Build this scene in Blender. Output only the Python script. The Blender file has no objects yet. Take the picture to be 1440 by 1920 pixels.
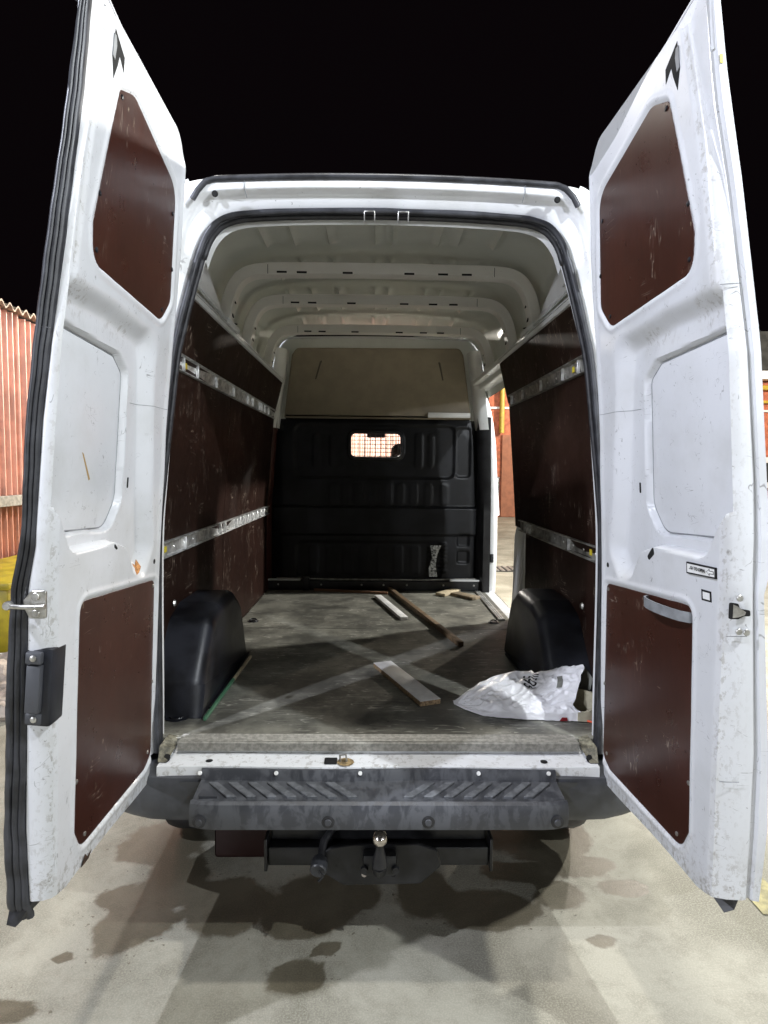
import bpy, bmesh, math, random
import numpy as np
from mathutils import Matrix, Vector, Euler
random.seed(7); np.random.seed(7)
S = bpy.context.scene; COL = S.collection
R = math.radians
# ---------------------------------------------------------------- camera
cd = bpy.data.cameras.new('camera'); cam = bpy.data.objects.new('camera', cd); COL.objects.link(cam)
cd.sensor_fit = 'VERTICAL'; cd.sensor_height = 36; cd.sensor_width = 27; cd.lens = 1150/1920*36
cd.clip_start = .05; cd.clip_end = 400
_y, _p, _r = R(1.0), R(-4.0), R(.6)
fw = Vector((math.sin(_y)*math.cos(_p), math.cos(_y)*math.cos(_p), math.sin(_p)))
rt = Vector((math.cos(_y), -math.sin(_y), 0)); up = rt.cross(fw)
r2 = rt*math.cos(_r)+up*math.sin(_r); u2 = -rt*math.sin(_r)+up*math.cos(_r)
cam.matrix_world = Matrix(((r2.x, u2.x, -fw.x, -.03), (r2.y, u2.y, -fw.y, 0), (r2.z, u2.z, -fw.z, 1.68), (0, 0, 0, 1)))
S.camera = cam
# ---------------------------------------------------------------- night sky
W = bpy.data.worlds.new('World'); S.world = W; W.use_nodes = True
wn = W.node_tree.nodes; wl = W.node_tree.links
sky = wn.new('ShaderNodeTexSky'); sky.sky_type = 'NISHITA'; sky.sun_disc = False
sky.sun_elevation = R(-4); sky.sun_rotation = R(200)
tint = wn.new('ShaderNodeMix'); tint.data_type = 'RGBA'; tint.blend_type = 'MIX'; tint.inputs[0].default_value = .97
wl.new(sky.outputs[0], tint.inputs[6]); tint.inputs[7].default_value = (.055, .034, .045, 1)
bg = wn['Background']; wl.new(tint.outputs[2], bg.inputs[0]); bg.inputs[1].default_value = .05
# ---------------------------------------------------------------- yard floodlights and added fill lights (outside the frame)
def lamp(name, loc, power, col, rad=.12):
    l = bpy.data.lights.new(name, 'POINT'); l.energy = power; l.color = col; l.shadow_soft_size = rad
    o = bpy.data.objects.new(name, l); COL.objects.link(o); o.location = loc; return o
lamp('floodlight_left', (-2.3, .20, 4.0), 560, (.82, .86, 1.0), .03)
lamp('floodlight_right', (2.15, .05, 4.0), 540, (.90, .95, 1.0), .03)
lamp('fill_light_rear_left', (-7, -5.2, 3.3), 1350, (.86, .90, 1.0), .2)  # added fill, brightens the rear-facing edges and header
lamp('floodlight_rear_right', (4.5, -6.5, 3.2), 520, (.92, .96, 1.0), .2)
lamp('fill_light_right_far', (7.5, -5.0, 3.3), 700, (.92, .96, 1.0), .2)  # added fill for the ground between and under the doors
lamp('fill_light_overhead', (.1, 1.62, 8.2), 1000, (1.0, .98, .93), .15)  # added fill from above for sill, step and ground
lamp('floodlight_yard_side', (4.2, 5.15, 3.6), 1500, (1, .985, .94), .10)
lamp('floodlight_front_wall', (-1.2, 9.4, 3.6), 2200, (1, .93, .84), .15)
lamp('floodlight_left_wall', (-1.7, 5.6, 5.0), 60, (1, .94, .86), .15)
lamp('floodlight_far_wall', (9.0, 17.0, 5.5), 3800, (1, .9, .78), .2)
S.view_settings.view_transform = 'Standard'; S.view_settings.look = 'None'
S.view_settings.exposure = 0.0; S.view_settings.gamma = 1
S.cycles.use_denoising = True; S.cycles.max_bounces = 10; S.cycles.diffuse_bounces = 6
S.cycles.sample_clamp_indirect = 6.0
# ================================================================ helpers
def tag(o, label=None, cat=None, group=None, kind=None):
    if label: o['label'] = label
    if cat: o['category'] = cat
    if group: o['group'] = group
    if kind: o['kind'] = kind
    return o
BASE = {}
def empty(name, loc, label, cat, group=None):
    o = bpy.data.objects.new(name, None); COL.objects.link(o); o.location = loc; o.empty_display_size = .1
    return tag(o, label, cat, group)
def link(o, parent):
    COL.objects.link(o)
    if parent is not None:
        o.parent = parent
        if parent.type == 'EMPTY': o.matrix_parent_inverse = Matrix.Translation(-Vector(parent.location))
        else: o.matrix_parent_inverse = parent_world(parent).inverted()
    return o
def parent_world(o):
    m = o.matrix_basis.copy()
    if o.parent is not None: m = parent_world(o.parent) @ o.matrix_parent_inverse @ m
    return m
def mesh(name, V, F, mat, parent=None, smooth=False, auto=None):
    me = bpy.data.meshes.new(name); me.from_pydata([tuple(map(float, v)) for v in V], [], [tuple(map(int, f)) for f in F]); me.update()
    bm = bmesh.new(); bm.from_mesh(me); bmesh.ops.recalc_face_normals(bm, faces=bm.faces); bm.to_mesh(me); bm.free()
    if smooth: me.polygons.foreach_set('use_smooth', [True]*len(me.polygons))
    if auto: me.set_sharp_from_angle(angle=R(auto))
    me.materials.append(mat)
    return link(bpy.data.objects.new(name, me), parent)
def bmobj(name, bm, mat, parent=None, smooth=False, auto=None):
    me = bpy.data.meshes.new(name); bmesh.ops.recalc_face_normals(bm, faces=bm.faces); bm.to_mesh(me); bm.free()
    if smooth: me.polygons.foreach_set('use_smooth', [True]*len(me.polygons))
    if auto: me.set_sharp_from_angle(angle=R(auto))
    me.materials.append(mat)
    return link(bpy.data.objects.new(name, me), parent)
def inst(name, src, loc, rot, parent, scale=(1, 1, 1)):
    o = bpy.data.objects.new(name, src.data if hasattr(src, 'data') else src); link(o, parent)
    o.location = loc; o.rotation_euler = rot; o.scale = scale
    return o
def box(name, lo, hi, mat, parent=None, bev=0.0, seg=2, M=None):
    bm = bmesh.new(); bmesh.ops.create_cube(bm, size=1)
    lo = Vector(lo); hi = Vector(hi); c = (lo+hi)/2; d = hi-lo
    for v in bm.verts: v.co = Vector((v.co.x*d.x, v.co.y*d.y, v.co.z*d.z))
    if bev: bmesh.ops.bevel(bm, geom=bm.edges[:], offset=bev, segments=seg, affect='EDGES', profile=.5)
    T = Matrix.Translation(c) if M is None else M
    bmesh.ops.transform(bm, matrix=T, verts=bm.verts)
    return bmobj(name, bm, mat, parent, smooth=bool(bev), auto=40)
def board(name, a, b, wid, thk, z0, mat, parent=None, bev=.002, roll=0):
    """a plank from a to b (x,y) lying at height z0"""
    a = Vector((a[0], a[1], 0)); b = Vector((b[0], b[1], 0)); d = b-a
    M = Matrix.Translation((a+b)/2+Vector((0, 0, z0+thk/2))) @ Matrix.Rotation(math.atan2(d.y, d.x), 4, 'Z') @ Matrix.Rotation(roll, 4, 'X')
    return box(name, (-d.length/2, -wid/2, -thk/2), (d.length/2, wid/2, thk/2), mat, parent, bev, 2, M)
def gridfaces(n, m, closed=False):
    f = []
    for i in range(n-1):
        for j in range(m if closed else m-1):
            k = (j+1) % m; f.append((i*m+j, i*m+k, (i+1)*m+k, (i+1)*m+j))
    return f
def surf(name, P, mat, parent=None, closed=False, auto=50, thick=0):
    n, m = P.shape[:2]
    o = mesh(name, P.reshape(-1, 3), gridfaces(n, m, closed), mat, parent, True, auto)
    return o
def tube(name, pts, r, mat, parent=None, seg=8, closed=False, flat=None):
    pts = [Vector(p) for p in pts]; n = len(pts); V = []; prev = None
    for i, p in enumerate(pts):
        t = (pts[(i+1) % n]-pts[i-1]) if (closed or 0 < i < n-1) else (pts[1]-pts[0] if i == 0 else pts[-1]-pts[-2])
        t.normalize()
        ref = prev if prev else (Vector((0, 0, 1)) if abs(t.z) < .9 else Vector((0, 1, 0)))
        a = (ref-t*ref.dot(t)).normalized(); b = t.cross(a); prev = a
        rr = r[i] if isinstance(r, (list, tuple)) else r
        for k in range(seg):
            an = 2*math.pi*k/seg; V.append(p+a*math.cos(an)*rr+b*math.sin(an)*rr*(flat or 1))
    F = []
    for i in range(n if closed else n-1):
        for k in range(seg):
            k2 = (k+1) % seg; i2 = (i+1) % n
            F.append((i*seg+k, i*seg+k2, i2*seg+k2, i2*seg+k))
    if not closed: F += [tuple(range(seg)), tuple(range((n-1)*seg, n*seg))]
    return mesh(name, V, F, mat, parent, True, 60)
def roundpoly(P, r, n=5):
    out = []; N = len(P)
    rs = r if isinstance(r, (list, tuple)) else [r]*N
    for i in range(N):
        p = Vector(P[i]).to_2d(); a = Vector(P[i-1]).to_2d(); b = Vector(P[(i+1) % N]).to_2d()
        u = (a-p); v = (b-p); lu, lv = u.length, v.length; u.normalize(); v.normalize()
        ang = u.angle(v); d = min(rs[i]/math.tan(ang/2), lu*.48, lv*.48)
        s, e = p+u*d, p+v*d
        for k in range(n+1):
            t = k/n; q = s*(1-t)**2+p*2*t*(1-t)+e*t*t; out.append((q.x, q.y))
    return out
def prism(name, poly, f, d0, d1, mat, parent=None, bev=0, seg=2, smooth=True):
    """extrude polygon (a,b); f(a,b,depth)->xyz"""
    bm = bmesh.new(); A = [bm.verts.new((a, b, d0)) for a, b in poly]; B = [bm.verts.new((a, b, d1)) for a, b in poly]; n = len(poly)
    bm.faces.new(A); top = bm.faces.new(B)
    for i in range(n): bm.faces.new((A[i], A[(i+1) % n], B[(i+1) % n], B[i]))
    if bev:
        bm.normal_update(); bmesh.ops.bevel(bm, geom=list(top.edges), offset=bev, segments=seg, affect='EDGES', profile=.5)
    for v in bm.verts: v.co = Vector(f(*v.co))
    return bmobj(name, bm, mat, parent, smooth, 35)
def disc(name, c, ax, r, h, mat, parent=None, seg=14, bev=.25):
    """short capped cylinder with a chamfer, from c along ax"""
    ax = Vector(ax).normalized(); ref = Vector((0, 0, 1)) if abs(ax.z) < .9 else Vector((1, 0, 0))
    a = (ref-ax*ref.dot(ax)).normalized(); b = ax.cross(a); c = Vector(c); V = []; F = []
    for (rr, hh) in ((r, 0), (r, h*(1-bev)), (r*(1-bev*.6), h)):
        for k in range(seg):
            t = 2*math.pi*k/seg; V.append(c+ax*hh+a*math.cos(t)*rr+b*math.sin(t)*rr)
    F = gridfaces(3, seg, True)+[tuple(range(seg)), tuple(range(2*seg, 3*seg))]
    return mesh(name, V, F, mat, parent, True, 40)
def lathe(name, prof, c, ax, mat, parent=None, seg=20):
    ax = Vector(ax).normalized(); ref = Vector((0, 0, 1)) if abs(ax.z) < .9 else Vector((1, 0, 0))
    a = (ref-ax*ref.dot(ax)).normalized(); b = ax.cross(a); c = Vector(c); V = []
    for rr, hh in prof:
        for k in range(seg):
            t = 2*math.pi*k/seg; V.append(c+ax*hh+a*math.cos(t)*rr+b*math.sin(t)*rr)
    n = len(prof)
    return mesh(name, V, gridfaces(n, seg, True)+[tuple(range(seg)), tuple(range((n-1)*seg, n*seg))], mat, parent, True, 40)
def sstep(a, b, x):
    t = np.clip((x-a)/(b-a), 0, 1); return t*t*(3-2*t)
def sdpoly(P, X, Y):
    P = np.array(P); d = np.full(X.shape, 1e9); ins = np.zeros(X.shape, bool)
    for i in range(len(P)):
        a = P[i-1]; b = P[i]; e = b-a; wx = X-a[0]; wy = Y-a[1]
        t = np.clip((wx*e[0]+wy*e[1])/(e@e), 0, 1)
        d = np.minimum(d, (wx-e[0]*t)**2+(wy-e[1]*t)**2)
        c = ((a[1] > Y) != (b[1] > Y)) & (X < (b[0]-a[0])*(Y-a[1])/(b[1]-a[1]+1e-12)+a[0]); ins ^= c
    d = np.sqrt(d); return np.where(ins, -d, d)
def sdbox(X, Y, cx, cy, hx, hy, r):
    qx = abs(X-cx)-hx+r; qy = abs(Y-cy)-hy+r
    return np.hypot(np.maximum(qx, 0), np.maximum(qy, 0))+np.minimum(np.maximum(qx, qy), 0)-r
def vnoise(X, Y, seed=0):
    rng = np.random.RandomState(seed); T = rng.rand(64, 64)
    xi = np.floor(X).astype(int); yi = np.floor(Y).astype(int); fx = X-xi; fy = Y-yi
    fx = fx*fx*(3-2*fx); fy = fy*fy*(3-2*fy); g = lambda a, b: T[a % 64, b % 64]
    return (g(xi, yi)*(1-fx)+g(xi+1, yi)*fx)*(1-fy)+(g(xi, yi+1)*(1-fx)+g(xi+1, yi+1)*fx)*fy
def interp(x, xs, ys): return np.interp(x, xs, ys)
# ================================================================ materials
def newmat(name):
    m = bpy.data.materials.new(name); m.use_nodes = True; nt = m.node_tree
    return m, nt, nt.nodes['Principled BSDF']
def N(nt, t, **k):
    n = nt.nodes.new(t)
    for a, b in k.items(): setattr(n, a, b)
    return n
def math_(nt, op, a, b=None, c=None, clamp=False):
    n = N(nt, 'ShaderNodeMath', operation=op, use_clamp=clamp)
    for i, v in enumerate((a, b, c)):
        if v is None: continue
        if isinstance(v, (int, float)): n.inputs[i].default_value = v
        else: nt.links.new(v, n.inputs[i])
    return n.outputs[0]
def coord(nt, scale=(1, 1, 1), rot=(0, 0, 0), loc=(0, 0, 0)):
    tc = N(nt, 'ShaderNodeTexCoord'); mp = N(nt, 'ShaderNodeMapping')
    mp.inputs['Scale'].default_value = scale; mp.inputs['Rotation'].default_value = rot; mp.inputs['Location'].default_value = loc
    nt.links.new(tc.outputs['Object'], mp.inputs[0]); return mp.outputs[0]
def noise(nt, vec, scale, detail=4, rough=.55, dist=0):
    n = N(nt, 'ShaderNodeTexNoise'); n.inputs['Scale'].default_value = scale; n.inputs['Detail'].default_value = detail
    n.inputs['Roughness'].default_value = rough; n.inputs['Distortion'].default_value = dist
    nt.links.new(vec, n.inputs['Vector']); return n.outputs['Fac']
def ramp(nt, fac, a, b):
    n = N(nt, 'ShaderNodeMapRange', interpolation_type='SMOOTHSTEP'); n.inputs['From Min'].default_value = a; n.inputs['From Max'].default_value = b
    nt.links.new(fac, n.inputs['Value']); return n.outputs[0]
def mix(nt, f, a, b):
    n = N(nt, 'ShaderNodeMix', data_type='RGBA')
    if isinstance(f, (int, float)): n.inputs[0].default_value = f
    else: nt.links.new(f, n.inputs[0])
    for i, v in ((6, a), (7, b)):
        if isinstance(v, tuple): n.inputs[i].default_value = (*v[:3], 1)
        else: nt.links.new(v, n.inputs[i])
    return n.outputs[2]
def bump(nt, bs, h, strength=.3, dist=.002):
    b = N(nt, 'ShaderNodeBump'); b.inputs['Strength'].default_value = strength; b.inputs['Distance'].default_value = dist
    nt.links.new(h, b.inputs['Height']); nt.links.new(b.outputs[0], bs.inputs['Normal'])
def scratch(nt, dens, width, seed, aspect=(2, 14, 3), rot=(0, 0, 0), mscale=5.):
    """thin broken line marks: narrow band of a stretched noise, broken up by a second noise"""
    v = coord(nt, aspect, rot, (seed*3.1, seed*1.7, seed*.9)); n = noise(nt, v, 1.6, 2, .5)
    line = ramp(nt, math_(nt, 'ABSOLUTE', math_(nt, 'SUBTRACT', n, .5)), width, width*.3)
    v2 = coord(nt, (1, 1, 1), (0, 0, 0), (seed*7.7, seed, seed*2)); m2 = noise(nt, v2, mscale, 3, .6)
    return math_(nt, 'MULTIPLY', line, ramp(nt, m2, dens, dens+.06))
def principled(name, col, rough=.5, metal=0, spec=.5, nz=None, bumpv=None, coat=0):
    m, nt, b = newmat(name); b.inputs['Base Color'].default_value = (*col, 1); b.inputs['Roughness'].default_value = rough
    b.inputs['Metallic'].default_value = metal; b.inputs['Specular IOR Level'].default_value = spec; b.inputs['Coat Weight'].default_value = coat
    if nz:
        sc, amt = nz; f = noise(nt, coord(nt), sc, 5, .6)
        c = mix(nt, ramp(nt, f, .35, .65), tuple(x*(1-amt) for x in col), tuple(min(1, x*(1+amt)) for x in col))
        nt.links.new(c, b.inputs['Base Color'])
        r = math_(nt, 'MULTIPLY_ADD', f, .3, rough-.15); nt.links.new(r, b.inputs['Roughness'])
    if bumpv: bump(nt, b, noise(nt, coord(nt), bumpv[0], 3), bumpv[1], bumpv[2])
    return m
def paint(name, base, dens, rust=True, grime=.5, rough=.3):
    m, nt, b = newmat(name)
    big = noise(nt, coord(nt), 3.2, 6, .62); fine = noise(nt, coord(nt), 26, 4, .7)
    c = mix(nt, math_(nt, 'MULTIPLY', ramp(nt, big, .42, .72), grime), base, (base[0]*.70, base[1]*.69, base[2]*.64))
    sm = math_(nt, 'MULTIPLY', ramp(nt, noise(nt, coord(nt, (1, 1, 2.5)), 7, 7, .75), .60, .72), ramp(nt, fine, .5, .62))
    c = mix(nt, math_(nt, 'MULTIPLY', sm, .55*grime), c, (.26, .25, .22))
    marks = None
    for i, (asp, rot) in enumerate([((3, 16, 2.5), (.5, 0, 0)), ((3, 3, 18), (-.6, .2, 0)), ((3, 12, 12), (.9, 0, .4)), ((3, 20, 3), (1.25, 0, 0))]):
        s = scratch(nt, dens, .007, i*2.3+1, tuple(q*1.8 for q in asp), rot, 15.)
        marks = s if marks is None else math_(nt, 'MAXIMUM', marks, s)
    spk = math_(nt, 'MULTIPLY', ramp(nt, noise(nt, coord(nt), 90, 2, .5), .70, .74), ramp(nt, noise(nt, coord(nt, (1, 1, 1), (0, 0, 0), (5, 2, 1)), 4, 4, .6), .5, .62))
    marks = math_(nt, 'MAXIMUM', marks, math_(nt, 'MULTIPLY', spk, .9))
    c = mix(nt, math_(nt, 'MULTIPLY', marks, .6), c, (.10, .095, .09))
    if rust:
        z = N(nt, 'ShaderNodeSeparateXYZ'); nt.links.new(coord(nt), z.inputs[0])
        low = math_(nt, 'MULTIPLY', ramp(nt, noise(nt, coord(nt, (1, 1, 1)), 34, 6, .75), .53, .60), ramp(nt, math_(nt, 'ADD', z.outputs[2], math_(nt, 'MULTIPLY', big, .5)), 1.05, .78))
        c = mix(nt, math_(nt, 'MULTIPLY', low, .5), c, (.20, .17, .13))
    wa_ = N(nt, 'ShaderNodeAttribute', attribute_name='wear').outputs['Fac']
    chip = math_(nt, 'MULTIPLY', wa_, ramp(nt, noise(nt, coord(nt, (1, 1, .6)), 80, 5, .7), .53, .59))
    gr = math_(nt, 'MULTIPLY', wa_, ramp(nt, noise(nt, coord(nt), 9, 6, .7), .38, .66))
    c = mix(nt, math_(nt, 'MULTIPLY', gr, .24), c, (.36, .34, .27)); c = mix(nt, math_(nt, 'MULTIPLY', chip, .5), c, (.17, .135, .09))
    nt.links.new(c, b.inputs['Base Color'])
    nt.links.new(math_(nt, 'MULTIPLY_ADD', fine, .22, rough-.08), b.inputs['Roughness'])
    bump(nt, b, noise(nt, coord(nt), 5, 3), .05, .01)
    return m
def plyfilm(name, base, dens, wear, rough, spec=.14):
    m, nt, b = newmat(name)
    big = noise(nt, coord(nt), 3, 5, .6); c = mix(nt, ramp(nt, big, .35, .7), base, tuple(x*1.45 for x in base))
    grain = noise(nt, coord(nt, (60, 60, 2)), 1.5, 3, .6); c = mix(nt, math_(nt, 'MULTIPLY', ramp(nt, grain, .4, .75), .35), c, tuple(x*.55 for x in base))
    marks = None
    for i, (asp, rot) in enumerate([((3, 3, 22), (1.4, 0, 0)), ((3, 18, 3), (.6, 0, 0)), ((3, 22, 2), (1.3, 0, 0)), ((3, 24, 4), (-.35, .1, 0))]):
        s = scratch(nt, dens, .010, i*1.9+3, asp, rot, 5.0); marks = s if marks is None else math_(nt, 'MAXIMUM', marks, s)
    chip = math_(nt, 'MULTIPLY', ramp(nt, noise(nt, coord(nt, (1, 1, .45)), 48, 3, .6), .685, .72), ramp(nt, noise(nt, coord(nt, (1, 1, 1), (0, 0, 0), (9, 4, 2)), 3.2, 3, .6), .52, .64))
    c = mix(nt, math_(nt, 'MULTIPLY', marks, wear), c, (.30, .24, .19)); c = mix(nt, math_(nt, 'MULTIPLY', chip, wear), c, (.36, .29, .20))
    nt.links.new(c, b.inputs['Base Color'])
    nt.links.new(math_(nt, 'MULTIPLY_ADD', noise(nt, coord(nt), 9, 5, .7), .25, rough-.12), b.inputs['Roughness'])
    b.inputs['Specular IOR Level'].default_value = spec
    bump(nt, b, noise(nt, coord(nt), 260, 2), .12, .0006)
    return m
WHITE = paint('white_van_paint', (.74, .75, .76), .65)
DOORW = paint('scratched_white_door_paint', (.655, .665, .685), .60, True, .45)
INNER = paint('cream_inner_paint', (.82, .825, .81), .70, False, .35, .30)
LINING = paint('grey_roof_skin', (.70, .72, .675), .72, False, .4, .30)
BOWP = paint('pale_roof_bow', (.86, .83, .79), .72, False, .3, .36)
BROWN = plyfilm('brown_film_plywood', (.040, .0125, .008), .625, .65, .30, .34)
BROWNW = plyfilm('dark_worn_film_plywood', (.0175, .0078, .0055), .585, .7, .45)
RUBBER = principled('black_rubber', (.022, .022, .025), .42, nz=(30, .4))
RUBBERD = principled('dusty_rubber', (.030, .031, .036), .42, nz=(14, .45))
PLAST = principled('black_plastic', (.0095, .0103, .014), .40, nz=(7, .6), bumpv=(400, .15, .0005))
PLASTD = principled('scuffed_grey_plastic', (.048, .05, .056), .42, nz=(7, .3), bumpv=(300, .2, .0006))
DARK = principled('hollow_black', (.004, .004, .004), .9)
ALU = principled('worn_aluminium', (.75, .75, .74), .42, .8, nz=(25, .25))
ALUD = principled('dirty_shaded_aluminium', (.34, .33, .30), .5, .7, nz=(18, .4))
STEEL = principled('zinc_steel', (.50, .49, .46), .35, .9, nz=(40, .25))
CHROME = principled('worn_chrome', (.62, .57, .52), .22, 1, nz=(30, .2))
BLACKM = principled('black_coated_steel', (.010, .010, .011), .36, 0, .45, nz=(10, .5))
YELL = principled('yellow_sticker', (.62, .50, .03), .5)
AMBER = principled('amber_plastic', (.75, .30, .02), .35)
GREYP = principled('grey_handle_plastic', (.22, .23, .24), .45, nz=(15, .2))
GLASS, _nt, _b = newmat('cab_glass')
_t = N(_nt, 'ShaderNodeBsdfTransparent'); _g = N(_nt, 'ShaderNodeBsdfGlossy'); _g.inputs['Roughness'].default_value = .02
_f = N(_nt, 'ShaderNodeFresnel'); _mx = N(_nt, 'ShaderNodeMixShader'); _nt.links.new(_f.outputs[0], _mx.inputs[0]); _nt.links.new(_t.outputs[0], _mx.inputs[1]); _nt.links.new(_g.outputs[0], _mx.inputs[2])
_nt.links.new(_mx.outputs[0], _nt.nodes['Material Output'].inputs[0])
# bumper: dry grey plastic with darker wet patches
BUMP, _nt, _b = newmat('wet_grey_bumper')
_f = ramp(_nt, noise(_nt, coord(_nt, (1.6, 1, .8), (0, 0, 0), (1.3, 0, 0)), 15, 8, .68, .5), .44, .56)
_nt.links.new(mix(_nt, _f, (.075, .078, .086), (.046, .048, .054)), _b.inputs['Base Color']); _nt.links.new(math_(_nt, 'MULTIPLY_ADD', _f, -.22, .55), _b.inputs['Roughness'])
bump(_nt, _b, noise(_nt, coord(_nt), 300, 2), .2, .0006)
# cargo floor
FLOOR, _nt, _b = newmat('worn_cargo_floor')
_n1 = noise(_nt, coord(_nt, (1, 1, 1)), 4, 8, .7); _n2 = noise(_nt, coord(_nt, (1.5, 7, 1), (0, 0, .5)), 5, 6, .7)
_c = mix(_nt, ramp(_nt, _n1, .36, .66), (.085, .083, .070), (.23, .224, .185))
_c = mix(_nt, math_(_nt, 'MULTIPLY', ramp(_nt, _n2, .55, .75), .6), _c, (.40, .385, .32))
_mk = None
for _i, (_a, _r0) in enumerate([((2, 16, 3), (0, 0, .4)), ((2, 18, 3), (0, 0, 1.3)), ((2, 18, 3), (0, 0, -.6))]):
    _s = scratch(_nt, .54, .012, _i+5.5, _a, _r0, 4.); _mk = _s if _mk is None else math_(_nt, 'MAXIMUM', _mk, _s)
_c = mix(_nt, math_(_nt, 'MULTIPLY', _mk, .6), _c, (.62, .60, .52))
_dk = math_(_nt, 'MAXIMUM', ramp(_nt, noise(_nt, coord(_nt, (1, 1, 1), (0, 0, 0), (4, 4, 4)), 22, 5, .75), .61, .69), math_(_nt, 'MULTIPLY', ramp(_nt, noise(_nt, coord(_nt, (1, 1, 1), (0, 0, 0), (6, 1, 2)), 2.2, 7, .7), .50, .64), .75))
_c = mix(_nt, math_(_nt, 'MULTIPLY', _dk, .7), _c, (.03, .0285, .024))
_nt.links.new(_c, _b.inputs['Base Color']); _nt.links.new(math_(_nt, 'MULTIPLY_ADD', _n1, .4, .32), _b.inputs['Roughness'])
bump(_nt, _b, _n1, .25, .003)
# sheet of the rear right corner of the floor is muddier: handled by the same noise field
CONC, _nt, _b = newmat('wet_concrete')
_at = N(_nt, 'ShaderNodeAttribute', attribute_name='wet'); _w = _at.outputs['Fac']
_e = noise(_nt, coord(_nt), 4.5, 6, .58, .4); _e2 = noise(_nt, coord(_nt), 60, 4, .7)
_wet = ramp(_nt, math_(_nt, 'ADD', math_(_nt, 'ADD', _w, math_(_nt, 'MULTIPLY', math_(_nt, 'SUBTRACT', _e, .5), 1.1)), math_(_nt, 'MULTIPLY', math_(_nt, 'SUBTRACT', _e2, .5), .10)), -.03, .13)
_spl = ramp(_nt, math_(_nt, 'ADD', math_(_nt, 'MULTIPLY', _w, .10), noise(_nt, coord(_nt, (1, 1, 1), (0, 0, 0), (2, 7, 0)), 42, 4, .6)), .635, .655)
_wet = math_(_nt, 'MAXIMUM', _wet, _spl)
_b1 = noise(_nt, coord(_nt), 1.6, 8, .65, .4); _b2 = noise(_nt, coord(_nt), 170, 4, .7); _b3 = noise(_nt, coord(_nt, (1, 1, 1), (0, 0, 0), (11, 3, 0)), 7, 8, .7)
_c = mix(_nt, ramp(_nt, _b1, .36, .62), (.160, .152, .114), (.30, .288, .232))
_c = mix(_nt, math_(_nt, 'MULTIPLY', ramp(_nt, _b3, .45, .66), .5), _c, (.15, .14, .105))
_c = mix(_nt, math_(_nt, 'MULTIPLY', ramp(_nt, _b2, .42, .66), .5), _c, (.40, .38, .31))
_c = mix(_nt, math_(_nt, 'MULTIPLY', ramp(_nt, _b2, .66, .72), .5), _c, (.10, .09, .07))
_dk = N(_nt, 'ShaderNodeMix', data_type='RGBA', blend_type='MULTIPLY'); _nt.links.new(math_(_nt, 'MULTIPLY', _wet, 1.0), _dk.inputs[0]); _nt.links.new(_c, _dk.inputs[6]); _dk.inputs[7].default_value = (.42, .39, .345, 1)
_nt.links.new(_dk.outputs[2], _b.inputs['Base Color'])
_rg = math_(_nt, 'MULTIPLY_ADD', _wet, -.42, .72); _nt.links.new(math_(_nt, 'MULTIPLY_ADD', _b2, .12, _rg), _b.inputs['Roughness'])
bump(_nt, _b, math_(_nt, 'ADD', _b2, _b3), .22, .004)
PINK = principled('salmon_painted_metal', (.40, .19, .135), .5, nz=(3, .22))
PINK2 = principled('faded_pink_metal', (.52, .36, .30), .55, nz=(3, .15))
RED = principled('red_plaster', (.44, .135, .07), .8, nz=(6, .3), bumpv=(30, .5, .01))
BRN = principled('brown_board', (.30, .12, .065), .7, nz=(6, .15))
YPIPE = principled('yellow_gas_paint', (.48, .34, .05), .45, nz=(8, .2))
YBOX = principled('yellow_painted_steel', (.33, .27, .012), .45, nz=(6, .25))
ROOFB = principled('weathered_sheet', (.25, .20, .15), .8, nz=(10, .3))
GREYW = principled('grey_wood_rail', (.21, .20, .17), .8, nz=(20, .3))
DKROOF = principled('dark_roof_sheet', (.035, .036, .033), .7, nz=(4, .3))
WHT = principled('plain_white', (.75, .75, .73), .5, nz=(9, .1))
STONE = principled('dirty_rubble', (.33, .29, .25), .9, nz=(9, .4), bumpv=(25, .6, .01))
YPAINT = principled('worn_yellow_line', (.27, .24, .11), .7, nz=(12, .4))
# ================================================================ ground
def axis(segs):
    a = [segs[0][0]]
    for lo, hi, st in segs:
        k = max(1, round((hi-lo)/st)); a += list(np.linspace(lo, hi, k+1)[1:])
    return np.array(a)
gx = axis([(-90, -10, 16), (-10, -2, .8), (-2, 2, .04), (2, 10, .8), (10, 90, 16)])
gy = axis([(-40, 0, 8), (0, 1.4, .2), (1.4, 3.6, .04), (3.6, 12, .7), (12, 120, 18)])
GX, GY = np.meshgrid(gx, gy)
wet = np.full(GX.shape, -.75)
for (x, y, rx, ry) in [(-.204, 2.293, .20, .16), (-.826, 2.42, .14, .12), (-.571, 2.265, .17, .16), (-.897, 2.155, .155, .145), (.196, 2.322, .12, .14), (.414, 2.233, .195, .12), (.724, 2.306, .106, .085),
        (.762, 2.674, .233, .182), (-.955, 2.674, .192, .18), (.806, 2.072, .06, .035), (-.18, 2.039, .042, .034), (-.272, 1.926, .1, .07), (-1.079, 2.008, .04, .03), (.876, 2.503, .161, .07), (-.296, 2.193, .14, .1), (-1.25, 1.8, .2, .05), (-.70, 2.32, .14, .08), (.60, 2.45, .16, .07), (-1.0, 2.30, .1, .08), (1.0, 2.35, .1, .05)]:
    d = np.hypot((GX-x)/(rx*1.10), (GY-y)/(ry*1.10)); wet = np.maximum(wet, np.clip((1-d)*.8, -.75, .75))
ground = mesh('ground', np.stack([GX, GY, GX*0], -1).reshape(-1, 3), gridfaces(len(gy), len(gx)), CONC)
at = ground.data.attributes.new('wet', 'FLOAT', 'POINT'); at.data.foreach_set('value', wet.reshape(-1).astype(np.float32))
tag(ground, kind='structure')
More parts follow.
